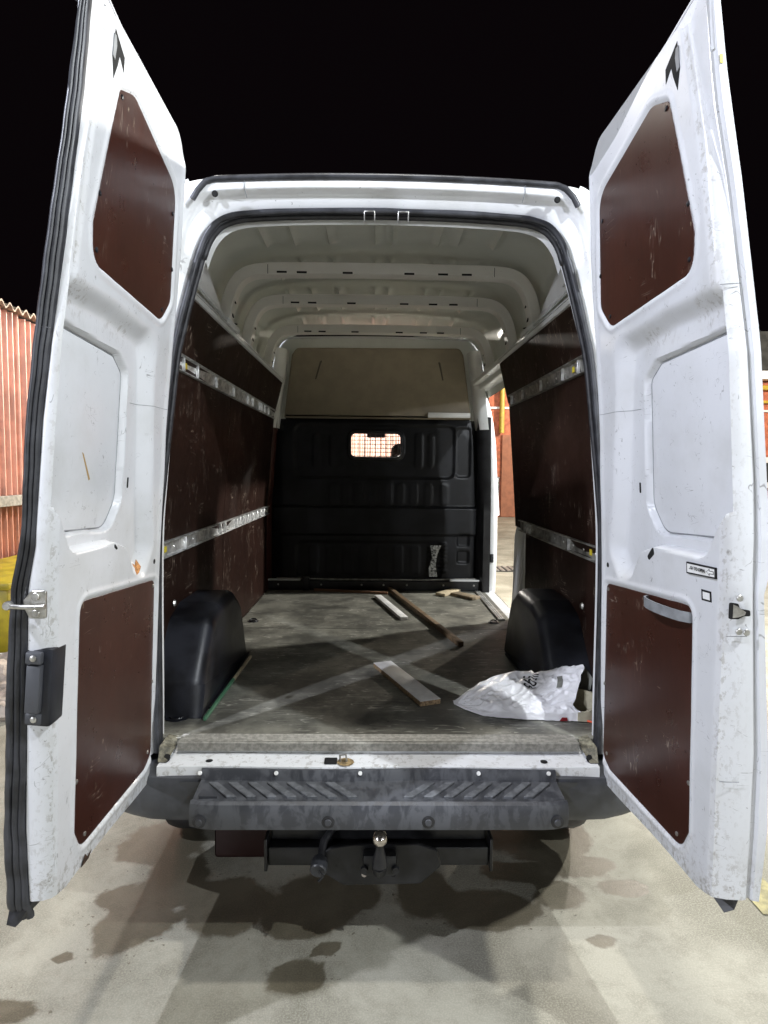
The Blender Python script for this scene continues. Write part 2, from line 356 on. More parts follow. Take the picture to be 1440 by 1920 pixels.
# ================================================================ the van
van = empty('cargo_van', (0, 4.6, 0), 'white high roof cargo van seen from behind with both rear doors swung open', 'van')
YB = 2.15                                    # plane of the rear opening
INN = [(.806, .655), (.804, .85), (.802, 1.2), (.796, 1.45), (.784, 1.6), (.766, 1.78), (.735, 2.04), (.708, 2.16), (.680, 2.265), (.655, 2.35), (.636, 2.41), (.612, 2.47), (.573, 2.515), (.52, 2.537), (.44, 2.547), (.25, 2.556), (0, 2.56)]
OUT = [(.885, .60), (.905, .85), (.915, 1.2), (.91, 1.45), (.90, 1.6), (.885, 1.78), (.85, 2.04), (.828, 2.16), (.806, 2.265), (.787, 2.36), (.772, 2.44), (.756, 2.53), (.728, 2.595), (.67, 2.637), (.56, 2.652), (.3, 2.662), (0, 2.666)]
def dense(P, k=5):
    P = np.array(P, float); t = np.arange(len(P)); tt = np.linspace(0, len(P)-1, (len(P)-1)*k+1)
    def cr(v):
        m = np.gradient(v); i = np.minimum(tt.astype(int), len(P)-2); f = tt-i
        h00 = 2*f**3-3*f**2+1; h10 = f**3-2*f**2+f; h01 = -2*f**3+3*f**2; h11 = f**3-f**2
        return h00*v[i]+h10*m[i]+h01*v[i+1]+h11*m[i+1]
    return np.stack([cr(P[:, 0]), cr(P[:, 1])], 1)
def mirror(P):                                # left-bottom -> top -> right-bottom
    L = P.copy(); L[:, 0] *= -1
    return np.concatenate([L, P[::-1][1:]])
inn = mirror(dense(INN)); out = mirror(dense(OUT)); nP = len(inn)
OSEC = mirror(dense([(.955, .42), (.975, .85), (.985, 1.2), (.982, 1.45), (.972, 1.6), (.955, 1.78), (.925, 2.04), (.912, 2.16), (.90, 2.265), (.887, 2.36), (.873, 2.45), (.855, 2.55), (.82, 2.65), (.75, 2.735), (.6, 2.785), (.3, 2.81), (0, 2.82)])); nO = len(OSEC)
rows = []
for (f, dy) in [(1.0, .62), (1.0, .05), (.985, .006), (.95, -.012), (.90, -.022), (.62, -.026), (.56, -.024), (.50, .0), (.44, .006), (.16, .010), (.10, .02), (.02, .024), (0, .03), (-.01, .06), (-.05, .085)]:
    p = inn*(1-f)+out*f
    if dy == .62: p = OSEC
    rows.append(np.stack([p[:, 0], np.full(nP, YB+dy), p[:, 1]], 1))
surf('rear_door_frame', np.array(rows), WHITE, van, auto=60)
# rubber seal round the opening and the drip seal over the header
iw = inn*1.0
path = [(x*.992, YB+.005, z-(.004 if z > 2.4 else 0)) for i, (x, z) in enumerate(iw)]
tube('opening_seal', path, [.0105+.0006*math.sin(i*.9) for i in range(nP)], RUBBERD, van, 10)
path2 = [(x*(.978+.012*float(sstep(2.0, 1.4, z))), YB+.03, z-(.012 if z > 2.4 else 0)) for (x, z) in iw]
tube('inner_seal_lip', path2, .011, RUBBER, van, 8)
hp = [(-.640, YB-.035, 2.568), (-.622, YB-.035, 2.598), (-.598, YB-.03, 2.628)]+[(x, YB-.026, 2.636+.018*(1-(x/.6)**2)) for x in np.linspace(-.57, .58, 40)]+[(.605, YB-.03, 2.626), (.632, YB-.035, 2.595), (.648, YB-.035, 2.566)]
tube('header_drip_seal', hp, .0100, RUBBERD, van, 8)
tube('header_drip_lip', [(x, y+.022, z+.010) for x, y, z in hp[2:-2]], .012, RUBBER, van, 6)
for sx in (-1, 1):
    disc('header_plug', (sx*.575+.006, YB-.02, 2.592), (0, -1, 0), .0105, .006, DARK, van)
    tube('frame_seam', [(sx*.47, YB-.0285, 2.642), (sx*.47, YB-.0275, 2.61), (sx*.466, YB-.004, 2.588)], .0014, GREYP, van, 5)
    tube('pillar_edge_bead', [(sx*(x-.012), YB-.013, z) for x, z in dense(OUT)[38:66]], .006, WHITE, van, 6)
for hx in (-.052, .062):
    tube('lock_loop', [(hx-.017, YB-.006, 2.515), (hx-.017, YB-.018, 2.546), (hx+.017, YB-.018, 2.546), (hx+.017, YB-.006, 2.515)], .003, STEEL, van, 6)
disc('amber_bump_stop', (-.786, YB-.03, 1.367), (.6, -.8, 0), .013, .02, AMBER, van, 10)
# outer skin of the load bay: quarter sides, roof
top0 = int(np.argmin(abs(OSEC[:nO//2, 1]-2.30)))   # index where the left roof side starts
def skin(name, i0, i1, y0, y1, ny=3):
    ys = np.linspace(y0, y1, ny); P = np.array([np.stack([OSEC[i0:i1, 0], np.full(i1-i0, y), OSEC[i0:i1, 1]], 1) for y in ys])
    return surf(name, P, WHITE, van)
a = rows[0]; nq = len(OSEC)
skin('outer_side', 0, top0+1, YB+.62, 5.05); skin('roof', top0, nO-top0, YB+.62, 5.0)
skin('outer_side', nO-top0-1, nO, YB+.62, 3.80)
bx = int(np.argmin(abs(OSEC[nO//2:, 1]-.60)))+nO//2
skin('outer_sill', bx-1, nO, 3.80, 5.05)
# ---- interior: roof lining and upper sides, pressed with longitudinal beads
ISEC = mirror(dense([(.888, 2.26), (.876, 2.37), (.864, 2.45), (.846, 2.54), (.81, 2.64), (.74, 2.716), (.6, 2.764), (.42, 2.780), (.2, 2.788), (0, 2.79)], 12)); nI = len(ISEC)
tan = np.gradient(ISEC, axis=0); nor = np.stack([tan[:, 1], -tan[:, 0]], 1); nor /= np.linalg.norm(nor, axis=1)[:, None]
if nor[nI//2, 1] > 0: nor = -nor
BOWS = [3.20, 3.72, 4.42]
ys = np.linspace(2.325, 5.04, 150); XX = ISEC[:, 0][None, :].repeat(len(ys), 0); YYs = ys[:, None].repeat(nI, 1)
dis = np.zeros(XX.shape); edges = [2.33]+BOWS+[4.98]
for i in range(len(edges)-1):
    a0, a1 = edges[i]+.08, edges[i+1]-.08; win = sstep(a0, a0+.06, YYs)*(1-sstep(a1-.06, a1, YYs))
    for bx0 in (-.56, -.42, -.25, -.03, .05, .27, .36, .55):
        dis += win*.028*np.exp(-((XX-bx0)/.013)**2)
    zz = ISEC[:, 1][None, :].repeat(len(ys), 0)
    dis += win*.010*sstep(2.64, 2.58, zz)*sstep(2.44, 2.5, zz)
P = np.stack([XX+nor[:, 0][None]*dis, YYs, ISEC[:, 1][None]+nor[:, 1][None]*dis], -1)
g_ = 1-sstep(2.3, 2.95, YYs); P[..., 2] -= .085*g_*sstep(2.3, 2.6, P[..., 2]); P[..., 0] *= 1-.075*g_
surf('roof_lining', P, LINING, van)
slotm = None
def slots(y, zc_off, xs, parent, w=.044, h=.012):
    global slotm
    for x in xs:
        if slotm is None:
            slotm = box('slot', (-.5, -.5, -.5), (.5, .5, .5), DARK, parent); slotm.location = (x, y, zc_off); slotm.scale = (w, .004, h); continue
        o = inst('slot', slotm, (x, y, zc_off), (0, 0, 0), parent, (w, .004, h))
# rear header beam behind the seal with its row of pressed slots
hb = []
for (y, dz, sc) in [(2.20, -.02, .93), (2.205, .012, .945), (2.24, .03, .955), (2.305, .038, .965), (2.318, .065, .975), (2.32, .12, .985)]:
    q = inn[int(nP*.31):int(nP*.69)+1]; hb.append(np.stack([q[:, 0]*sc*1.03, np.full(len(q), y), q[:, 1]+dz-.012], 1))
hbm = surf('header_beam', np.array(hb), INNER, van)
slots(2.307, 2.604, [-.45, -.34, -.20, .19, .328, .436], hbm)
for x in (-.555, -.51, .50, .55): inst('slot', slotm, (x, 2.307, 2.600), (0, 0, 0), hbm, (.012, .004, .007))
# roof bows: hat-section arches that follow the lining
BSEC = mirror(dense([(.768, 2.37), (.757, 2.45), (.742, 2.52), (.716, 2.585), (.68, 2.625), (.62, 2.646), (.5, 2.652), (.3, 2.655), (.15, 2.656), (0, 2.657)], 8))
bt = np.gradient(BSEC, axis=0); bn = np.stack([bt[:, 1], -bt[:, 0]], 1); bn /= np.linalg.norm(bn, axis=1)[:, None]
if bn[len(bn)//2, 1] > 0: bn = -bn          # inward (down at the crown)
for bi, yb in enumerate(BOWS):
    prof = [(-.036, -.057), (-.040, -.053), (-.040, -.004), (-.036, 0), (.036, 0), (.040, -.004), (.040, -.053), (.036, -.057), (0, -.058), (-.036, -.057)]
    P = np.array([np.stack([BSEC[:, 0]+bn[:, 0]*h, np.full(len(BSEC), yb+dy), BSEC[:, 1]+bn[:, 1]*h-.012*bi], 1) for dy, h in prof])
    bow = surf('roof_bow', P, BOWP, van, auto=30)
    zi = 2.6545-.012*bi
    for x in (-.50, -.40, -.17, .14, .31, .43): inst('slot', slotm, (x, yb-.0405, zi+.0065), (0, 0, 0), bow, (.05, .004, .009))
    for sx in (-1, 1):
        inst('slot', slotm, (sx*.57, yb-.041, zi+.02), (0, 0, 0), bow, (.0022, .003, .045))
        box('bow_foot', (sx*.80-.04, yb-.06, 2.365), (sx*.80+.04, yb+.06, 2.405), INNER, bow, .01, 2)
        for q in (0, 1): inst('slot', slotm, (sx*(.756-.012*q), yb-.0+.002, 2.46+.07*q-.012*bi), (0, sx*.2, 0), bow, (.004, .02, .035))
# gusset plate over the left wheel side, and cant rails above the plywood
for sx in (-1, 1):
    cr = [(.86, 2.40), (.765, 2.395), (.752, 2.385), (.745, 2.366), (.752, 2.352), (.86, 2.345)]
    y1 = 4.93
    P = np.array([[(sx*x, y, z) for x, z in cr] for y in np.linspace(2.24, y1, 12)])
    surf('cant_rail', P, WHITE if sx < 0 else INNER, van, auto=30)
    gp = [(.69, 2.27, 2.54), (.735, 2.27, 2.395), (.765, 3.14, 2.395), (.775, 3.0, 2.43), (.742, 2.62, 2.50), (.705, 2.36, 2.53)]
    V = [(sx*x, y, z) for x, y, z in gp]+[(sx*(x-.012), y, z) for x, y, z in gp]
    mesh('quarter_gusset', V, [(0, 1, 2, 3, 4, 5), (6, 7, 8, 9, 10, 11)]+[(i, (i+1) % 6, 6+(i+1) % 6, 6+i) for i in range(6)], WHITE, van)
    tube('gusset_bead', [(sx*.69, 2.31, 2.51), (sx*.702, 2.33, 2.46), (sx*.712, 2.38, 2.43), (sx*.722, 2.50, 2.42)], .007, WHITE, van, 6)
    box('gusset_foot', (sx*.775-.028, 3.08, 2.385), (sx*.775+.028, 3.34, 2.42), WHITE, van, .012, 2)
    disc('gusset_hole', (sx*.762, 3.25, 2.4215), (0, 0, 1), .02, .001, DARK, van)
# ---- plywood lining
def wallx(z): return float(np.interp(z, [.6, .69, 1.34, 2.10, 2.37], [.885, .885, .878, .822, .757]))
def ply(name, s, y0, y1, z0, z1, parent=van, mat=None):
    n = 14; zs = np.linspace(z0, z1, n); ysn = np.linspace(y0, y1, 16)
    wob = lambda y, z: .0025*math.sin(y*2.3+z*3+s)
    V = []
    for d in (0, .009):
        for z in zs:
            for y in ysn: V.append((s*(wallx(z)+d+wob(y, z)), y, z))
    F = []; m = len(ysn); f = gridfaces(n, m); F += f+[tuple(i+n*m for i in q) for q in f]
    per = [j for j in range(m)]+[i*m+m-1 for i in range(1, n)]+[(n-1)*m+j for j in range(m-2, -1, -1)]+[i*m for i in range(n-2, 0, -1)]
    F += [(per[k], per[(k+1) % len(per)], per[(k+1) % len(per)]+n*m, per[k]+n*m) for k in range(len(per))]
    return mesh(name, V, F, mat or BROWNW, parent, True, 30)
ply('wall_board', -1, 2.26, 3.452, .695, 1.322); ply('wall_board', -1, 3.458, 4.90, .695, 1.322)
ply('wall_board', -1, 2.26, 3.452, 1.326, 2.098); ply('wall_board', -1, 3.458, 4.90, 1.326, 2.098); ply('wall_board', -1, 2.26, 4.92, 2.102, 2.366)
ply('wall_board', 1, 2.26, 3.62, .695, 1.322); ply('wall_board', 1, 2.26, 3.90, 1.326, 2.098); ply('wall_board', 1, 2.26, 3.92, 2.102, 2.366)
# inner side metal behind the boards closes the bay
for s in (-1, 1):
    y1 = 5.0 if s < 0 else 3.80
    P = np.array([[(s*(wallx(z)+.03), y, z) for z in np.linspace(.62, 2.42, 12)] for y in (2.2, y1)])
    surf('inner_side_metal', P, INNER, van)
# aluminium edge trims of the upper boards
for s, y1 in ((-1, 4.92), (1, 3.92)):
    box('board_top_trim', (s*.752-.006, 2.28, 2.362), (s*.752+.006, y1, 2.374), ALUD, van, .002, 1)
# lashing rails with lock tabs and yellow stickers
tabm = None
def rail(s, z, y0, y1, tabs, sticker, bright):
    global tabm
    x = wallx(z)-.003; dx = wallx(z+.03)-wallx(z-.03)
    pr = [(-.012, .034), (-.016, .031), (-.012, .027), (0, .026), (0, -.026), (-.012, -.027), (-.016, -.031), (-.012, -.034), (.003, -.034), (.003, .034)]
    P = np.array([[(s*(x+a+dx*h/.06), y, z+h) for a, h in pr] for y in (y0, y1)])
    V = P.reshape(-1, 3); k = len(pr)
    ro = mesh('lashing_rail', V, gridfaces(2, k, True)+[tuple(range(k)), tuple(range(k, 2*k))], bright, van, False)
    for t in tabs:
        if tabm is None:
            tabm = box('rail_tab', (-.007, -.004, -.027), (.007, .004, .027), ALU, ro, .0015, 1); tabm.location = (s*(x-.007), t, z)
        else: inst('rail_tab', tabm, (s*(x-.007), t, z), (0, 0, 0), ro)
    for k2 in range(int((y1-y0)/.14)):
        inst('rail_bolt', BOLT, (s*(x-.001), y0+.1+.14*k2, z), (0, -s*math.pi/2, 0), ro, (.7, .7, .7))
    box('rail_sticker', (s*(x-.002)-.0012, sticker-.012, z-.012), (s*(x-.002)+.0012, sticker+.012, z+.012), YELL, ro)
BOLT = bpy.data.meshes.new('bolt_head')
_bm = bmesh.new(); bmesh.ops.create_cone(_bm, cap_ends=True, segments=8, radius1=.009, radius2=.006, depth=.005); _bm.to_mesh(BOLT); _bm.free(); BOLT.materials.append(STEEL)
rail(-1, 2.10, 2.36, 4.90, [2.56, 2.76, 3.09, 3.47, 3.86, 4.01, 4.25, 4.32, 4.45, 4.6], 2.61, ALU)  # left rails paler than right: reflected light put into the metal colour
rail(-1, 1.345, 2.36, 4.92, [2.74, 3.36, 3.47, 3.75, 3.85, 3.95, 4.1, 4.25, 4.4, 4.55, 4.7], 2.49, ALU)
rail(1, 2.11, 2.36, 3.83, [2.55, 2.76, 3.12, 3.50, 3.78], 2.63, ALUD)  # same rails in a darker metal, the dimmer side put into the colour
rail(1, 1.345, 2.36, 3.74, [2.40, 2.78, 3.48, 3.54, 3.6], 2.51, ALUD)
# ---- cargo floor
box('floor_sheet', (-.885, 2.20, .66), (.885, 3.752, .69), FLOOR, van, .002, 1)
box('floor_sheet', (-.885, 3.757, .66), (.885, 4.96, .69), FLOOR, van, .002, 1)
ed = []
pe = [(2.225, .693), (2.222, .696)]
for i in range(5): pe += [(2.217-.012*i, .696), (2.214-.012*i, .6935), (2.209-.012*i, .6935), (2.206-.012*i, .696)]
pe += [(2.152, .696), (2.148, .692), (2.147, .664), (2.16, .662), (2.225, .662)]
V = [(x, y, z) for x in (-.725, .725) for y, z in pe]; k = len(pe)
mesh('floor_edge_strip', V, gridfaces(2, k, True)+[tuple(range(k)), tuple(range(k, 2*k))], principled('scuffed_nosing', (.27, .26, .23), .48, .35, nz=(60, .25)), van)
# white door sill
ps = [(2.20, .66), (2.168, .660), (2.160, .652), (2.13, .648), (2.078, .6455), (2.070, .644), (2.068, .63), (2.068, .60), (2.10, .59), (2.20, .59)]
V = [(x, y, z) for x in np.linspace(-.772, .772, 24) for y, z in [(y, z+.0015*math.sin(x*9)) for y, z in ps]]; k = len(ps)
sill = mesh('door_sill', V, gridfaces(24, k, True)+[tuple(range(k)), tuple(range(23*k, 24*k))], WHITE, van, True, 30)
for x in (-.60, .585): disc('sill_drain_hole', (x, 2.105, .6475), (0, 0, 1), .013, .0015, DARK, sill, 12)
disc('sill_drain_rim', (-.60, 2.105, .6472), (0, 0, 1), .018, .0012, WHITE, sill, 14)
box('lock_striker_well', (-.195, 2.085, .645), (-.15, 2.13, .6505), DARK, sill, .004, 1)
tube('lock_striker', [(-.138, 2.10, .645), (-.14, 2.10, .672), (-.118, 2.10, .674), (-.116, 2.10, .645)], .004, STEEL, sill, 7)
disc('striker_rust', (-.12, 2.098, .648), (0, 0, 1), .030, .001, principled('rust_stain', (.24, .17, .08), .8, nz=(60, .5)), sill, 14)
for sx in (-1, 1):
    mesh('sill_corner_bracket', [(sx*.775, 2.21, .70), (sx*.74, 2.21, .69), (sx*.735, 2.15, .672), (sx*.745, 2.09, .650), (sx*.775, 2.09, .650), (sx*.782, 2.13, .69)], [(0, 1, 2, 5), (2, 3, 4, 5)], principled('grimy_cream', (.13, .12, .085), .7, nz=(60, .5)), van)
    disc('bracket_hole', (sx*.752, 2.11, .654), (sx*.2, -.6, .8), .016, .004, DARK, van, 10)
# ---- wheel-arch covers
for s in (-1, 1):
    pr = roundpoly([(2.37, .69), (2.385, .83), (2.56, 1.045), (2.70, 1.085), (2.98, 1.085), (3.12, 1.0), (3.20, .86), (3.225, .69)], [.0, .05, .09, .06, .07, .08, .06, 0.], 4)
    pr = [(y+(.09 if s > 0 else 0), z) for y, z in pr]
    bm = bmesh.new(); A = [bm.verts.new((s*.90, y, z)) for y, z in pr]; B = [bm.verts.new((s*.70, y, z)) for y, z in pr]; n = len(pr)
    bm.faces.new(A); top = bm.faces.new(B)
    for i in range(n): bm.faces.new((A[i], A[(i+1) % n], B[(i+1) % n], B[i]))
    bm.normal_update()
    bmesh.ops.bevel(bm, geom=[e for e in top.edges if max(v.co.z for v in e.verts) > .70], offset=.05, segments=5, affect='EDGES', profile=.5)
    wa = bmobj('wheel_arch_cover', bm, PLAST, van, True, 50)
    tube('cover_flange', [(s*.69, 2.46, .696), (s*.69, 2.8, .696), (s*.69, 3.23, .696)], .006, PLAST, wa, 6)
    for (yy, zz) in ((2.60, 1.10), (3.18, .98)): inst('fixing_bolt', BOLT, (s*.872, yy, zz), (0, -s*math.pi/2, 0), van, (1.8, 1.8, 1.5))
# lashing eyes sunk in the floor
for (x, y, r) in ((-.80, 2.385, .05), (.80, 2.40, .05), (-.80, 3.92, .035), (.76, 3.92, .035)):
    le = disc('lashing_eye_pan', (x, y, .6895), (0, 0, 1), r, .004, PLAST, van, 18)
    tube('lashing_ring', [(x+r*.6*math.cos(t), y+r*.6*math.sin(t), .697+.006*math.sin(t)) for t in np.linspace(0, 2*math.pi, 16)[:-1]], .005, BLACKM, le, 6, True)
# ---- bulkhead
bz = np.linspace(.70, 2.125, 150); bxx = np.linspace(-.885, .885, 186); BX, BZ = np.meshgrid(bxx, bz)
h = np.zeros(BX.shape)
h -= .022*sstep(.012, -.012, sdbox(BX, BZ, -.022, 1.82, .655, .213, .06))
for (cx, cz, hx, hz) in [(-.50, 1.83, .028, .13), (-.36, 1.83, .028, .13), (.34, 1.83, .03, .14), (.44, 1.83, .02, .13)]: h += .006*sstep(.012, -.006, sdbox(BX, BZ, cx, cz, hx, hz, .025))
for cx in (-.36, -.26, -.16, -.03, .09, .19, .30, .42, .55): h += .0045*sstep(.012, -.004, sdbox(BX, BZ, cx, 1.475, .03, .085, .025))
h += .030*sstep(.01, -.01, sdbox(BX, BZ, 0, 1.255, .86, .115, .02))*1
h -= .02*sstep(.015, -.015, sdbox(BX, BZ, -.06, .93, .60, .15, .05))
for cx in (-.52, -.38, -.24, -.1, .04, .18, .32): h += .0045*sstep(.012, -.004, sdbox(BX, BZ, cx, .93, .035, .115, .02))
for cz in (1.10, .96): h -= .016*sstep(.008, -.006, sdbox(BX, BZ, .715, cz, .045, .05, .01))
for k in range(7): h += .012*sstep(.008, -.004, sdbox(BX, BZ, .50, .845+.036*k, .075, .011, .01))
win = sdbox(BX, BZ, -.015, 1.872, .207, .10, .05); h += .012*sstep(.03, .015, win)
rr = sdbox(BX, BZ, 0, 1.1, .88, 1.02, .28); h -= .02*sstep(-.12, .0, rr)
rr2 = sdbox(BX, BZ, .70, 1.82, .06, .20, .03); h -= .012*sstep(.01, -.01, rr2)
P = np.stack([BX, 5.03-h, BZ], -1); n, m = BX.shape
keep = []
for f in gridfaces(n, m):
    c = np.mean([win.reshape(-1)[i] for i in f]); o_ = np.mean([rr.reshape(-1)[i] for i in f])
    if c > .004 and o_ < .004: keep.append(f)
bulk = mesh('bulkhead', P.reshape(-1, 3), keep, principled('black_bulkhead', (.006, .0062, .0075), .42, 0, .3, nz=(6, .5), bumpv=(120, .12, .001)), van, True, 60)
wr = roundpoly([(-.225, 1.768), (.195, 1.768), (.195, 1.976), (-.225, 1.976)], .05, 6)
tube('window_surround', [(x, 5.012, z) for x, z in wr], .012, RUBBER, bulk, 8, True)
for k in range(9): tube('grille_wire', [(-.20+.046*k, 5.03, 1.765), (-.20+.046*k, 5.03, 1.98)], .0022, BLACKM, bulk, 5)
for k in range(7): tube('grille_wire', [(-.228, 5.034, 1.785+.032*k), (.198, 5.034, 1.785+.032*k)], .0028, BLACKM, bulk, 5)
mesh('bulkhead_window', [(-.23, 5.05, 1.76), (.20, 5.05, 1.76), (.20, 5.05, 1.985), (-.23, 5.05, 1.985)], [(0, 1, 2, 3)], GLASS, bulk)
tube('bulkhead_lip', [(-.82, 5.0, .78), (-.4, 4.992, .772), (.4, 4.992, .772), (.86, 5.0, .785)], .007, ALUD, bulk, 6)
mesh('scraped_paint_patch', [(.435, 4.992, .80), (.50, 4.99, .80), (.485, 4.99, .90), (.50, 4.988, .99), (.53, 4.988, 1.06), (.44, 4.988, 1.06), (.455, 4.99, .96), (.43, 4.99, .87)], [tuple(range(8))], principled('scraped_primer', (.30, .31, .30), .6, nz=(70, .9)), bulk)
for (x0, x1) in ((-.885, .885),):
    kb = box('kick_strip', (x0, 4.962, .69), (x1, 4.985, .765), BLACKM, van, .004, 1)
    for x in (-.80, -.45, -.12, .06, .25, .55, .80): inst('kick_bolt', BOLT, (x, 4.961, .735), (math.pi/2, 0, 0), kb)
    box('kick_cap', (.60, 4.955, .768), (.875, 5.0, .782), INNER, kb, .003, 1); box('kick_cap', (-.885, 4.955, .766), (-.62, 5.0, .778), INNER, kb, .003, 1)
sb = box('stowage_bracket', (-.60, 4.93, .69), (-.545, 4.965, .80), BLACKM, van, .006, 2)
# cream trim above the bulkhead
tz = np.linspace(2.095, 2.665, 70); tx = np.linspace(-.76, .76, 130); TX, TZ = np.meshgrid(tx, tz)
tp = roundpoly([(-.755, 2.085), (.755, 2.085), (.685, 2.60), (.655, 2.655), (-.655, 2.645), (-.695, 2.59)], [.01, .01, .04, .05, .05, .04], 5)
CREAM = principled('cream_plastic_trim', (.25, .21, .15), .6, nz=(8, .08))
trim = prism('bulkhead_top_trim', tp, lambda a, b, d: (a, 5.045-d-.02*float(sstep(2.19, 2.12, b)), b), 0, .055, CREAM, van, .022, 4)
ipp = roundpoly([(-.46, 2.535), (-.52, 2.33), (-.545, 2.215), (.55, 2.225), (.535, 2.32), (.49, 2.535)], [0.01, .05, .05, .05, .05, .01], 5)
tube('trim_groove', [(x, 4.990, z) for x, z in ipp], .010, principled('trim_shadow_line', (.10, .085, .06), .8), trim, 6)
for x in (-.41, .375): disc('trim_clip', (x, 4.985, 2.252), (0, -1, 0), .017, .008, PLAST, trim, 12)
box('trim_ledge', (.40, 4.93, 2.095), (.74, 5.0, 2.135), INNER, trim, .006, 2)
# pillars each side of the bulkhead
for s in (-1, 1):
    P = np.array([[(s*x, y, z) for x, y in ((.90, 4.90), (.845, 4.905), (.815+.02*math.sin(z*2), 4.94), (.80, 5.0), (.82, 5.06))] for z in np.linspace(.69, 2.1, 14)])
    P[:, :, 0] -= s*np.interp(P[:, :, 2], [.69, 1.4, 2.1, 2.4], [-.06, -.055, 0, .05])*(1 if s < 0 else .25)
    surf('bulkhead_pillar', P, BLACKM if s > 0 else principled('dark_red_pillar', (.05, .012, .008), .5), van)
    P = np.array([[(s*x, y, z) for x, y in ((.85, 4.88), (.80, 4.90), (.775, 4.95), (.77, 5.05))] for z in np.linspace(2.0, 2.62, 8)])
    P[:, :, 0] -= s*np.interp(P[:, :, 2], [2.0, 2.4, 2.62], [-.03, .02, .05])
    surf('upper_pillar', P, INNER, van)
for lo, hi in (((-.90, 5.055, 2.0805), (.90, 5.075, 2.74)), ((-.90, 5.055, 2.02), (.90, 5.075, 2.08)), ((-.96, 5.055, .5), (.96, 5.075, 1.74)), ((-.95, 5.055, 1.7405), (-.24, 5.075, 2.0195)), ((.21, 5.055, 1.7405), (.95, 5.075, 2.0195))):
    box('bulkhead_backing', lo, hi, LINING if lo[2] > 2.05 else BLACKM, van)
# ---- side door opening (right): rear post, front post, top rail, step strip
def post(name, pts, mat, r=.02):
    return tube(name, pts, r, mat, van, 10)
P = np.array([[(x, y, z) for x, y in ((.97, 3.80), (.93, 3.79), (.90, 3.80), (.885, 3.84), (.885, 3.95), (.90, 3.97), (.97, 3.95))] for z in np.linspace(.62, 2.34, 20)])
P[:, :, 0] += np.interp(P[:, :, 2], [.6, 1.35, 2.1, 2.4], [.0, 0, -.055, -.12])[..., None][:, :, 0]
P[:, :, 1] -= np.interp(P[:, :, 2], [.6, .9, 1.28, 1.36, 2.0, 2.4], [-.08, .0, .02, .10, .10, .04])
surf('side_door_rear_post', P, INNER, van, auto=40)
P = np.array([[(x, y, z) for x, y in ((.885, 4.98), (.93, 4.955), (.965, 4.96), (.985, 4.99), (1.0, 5.04), (.99, 5.2))] for z in np.linspace(.58, 2.34, 20)])
P[:, :, 0] += np.interp(P[:, :, 2], [.58, 1.0, 1.5, 1.9, 2.1, 2.4], [-.01, .0, -.005, -.03, -.06, -.14])[..., None][:, :, 0]
surf('side_door_front_post', P, WHITE, van, auto=50)
tube('side_door_seal', [(.915+d, 4.945, z) for z, d in zip(np.linspace(.72, 2.26, 14), np.interp(np.linspace(.72, 2.26, 14), [.58, 1.0, 1.5, 1.9, 2.1, 2.4], [-.01, .0, -.005, -.03, -.06, -.14]))], .010, RUBBER, van, 7)
box('side_door_top_rail', (.80, 3.78, 2.315), (.90, 5.0, 2.375), INNER, van, .012, 3)
box('side_door_latch', (.925, 4.925, .93), (.95, 4.955, 1.0), PLAST, van, .005, 2)
ss = box('side_step_strip', (.80, 3.98, .69), (.85, 4.93, .699), ALUD, van, .002, 1)
for k in range(3): box('step_groove', (.808+.013*k, 3.985, .699), (.813+.013*k, 4.925, .7015), ALU, ss)
box('side_sill', (.85, 3.80, .56), (.965, 5.0, .686), WHITE, van, .01, 2)
# ---- cab ahead of the bulkhead
for s in (-1, 1):
    prf = [(5.05, .38), (7.55, .38), (7.72, .75), (7.62, 1.08), (6.95, 1.28), (6.85, 1.32), (5.05, 1.32)]
    V = [(s*.985, y, z) for y, z in prf]+[(s*.93, y, z) for y, z in prf]; k = len(prf)
    mesh('cab_side', V, [tuple(range(k)), tuple(range(k, 2*k))]+[(i, (i+1) % k, k+(i+1) % k, k+i) for i in range(k)], WHITE, van)
    tube('windscreen_pillar', [(s*.95, 6.95, 1.28), (s*.88, 6.5, 1.80), (s*.80, 6.05, 2.22)], .045, WHITE, van, 8)
    tube('cab_door_pillar', [(s*.97, 5.12, 1.3), (s*.93, 5.12, 1.8), (s*.86, 5.12, 2.2)], .06, WHITE, van, 8)
    mesh('cab_side_window', [(s*.955, 5.15, 1.32), (s*.955, 6.88, 1.32), (s*.82, 6.05, 2.2), (s*.85, 5.15, 2.2)], [(0, 1, 2, 3)], GLASS, van)
    mi = box('door_mirror', (s*1.17-.085, 6.16, 1.36), (s*1.17+.075, 6.27, 1.62), PLAST, van, .03, 3)
    box('mirror_glass', (s*1.17-.07, 6.152, 1.38), (s*1.17+.06, 6.158, 1.60), CHROME, mi, .002, 1)
    tube('mirror_arm', [(s*.96, 6.3, 1.45), (s*1.12, 6.24, 1.47)], .025, PLAST, mi, 8)
P = np.array([[(x, y, z+.02*(1-(x/.85)**2)) for x in np.linspace(-.86, .86, 12)] for y, z in ((5.0, 2.72), (5.2, 2.70), (5.6, 2.55), (6.05, 2.24))])
surf('cab_roof', P, WHITE, van)
for s in (-1, 1): mesh('cab_roof_side', [(s*.86, 5.0, 2.72), (s*.86, 5.2, 2.70), (s*.86, 5.6, 2.55), (s*.86, 6.05, 2.24), (s*.86, 5.1, 2.2), (s*.9, 5.0, 2.2)], [(0, 1, 2, 3, 4, 5)], WHITE, van)
mesh('windscreen', [(-.93, 6.95, 1.28), (.93, 6.95, 1.28), (.80, 6.05, 2.22), (-.80, 6.05, 2.22)], [(0, 1, 2, 3)], GLASS, van)
P = np.array([[(x, y, z) for x in np.linspace(-.94, .94, 8)] for y, z in ((6.9, 1.30), (7.3, 1.2), (7.62, 1.06), (7.74, .75), (7.6, .36))]); surf('bonnet', P, WHITE, van)
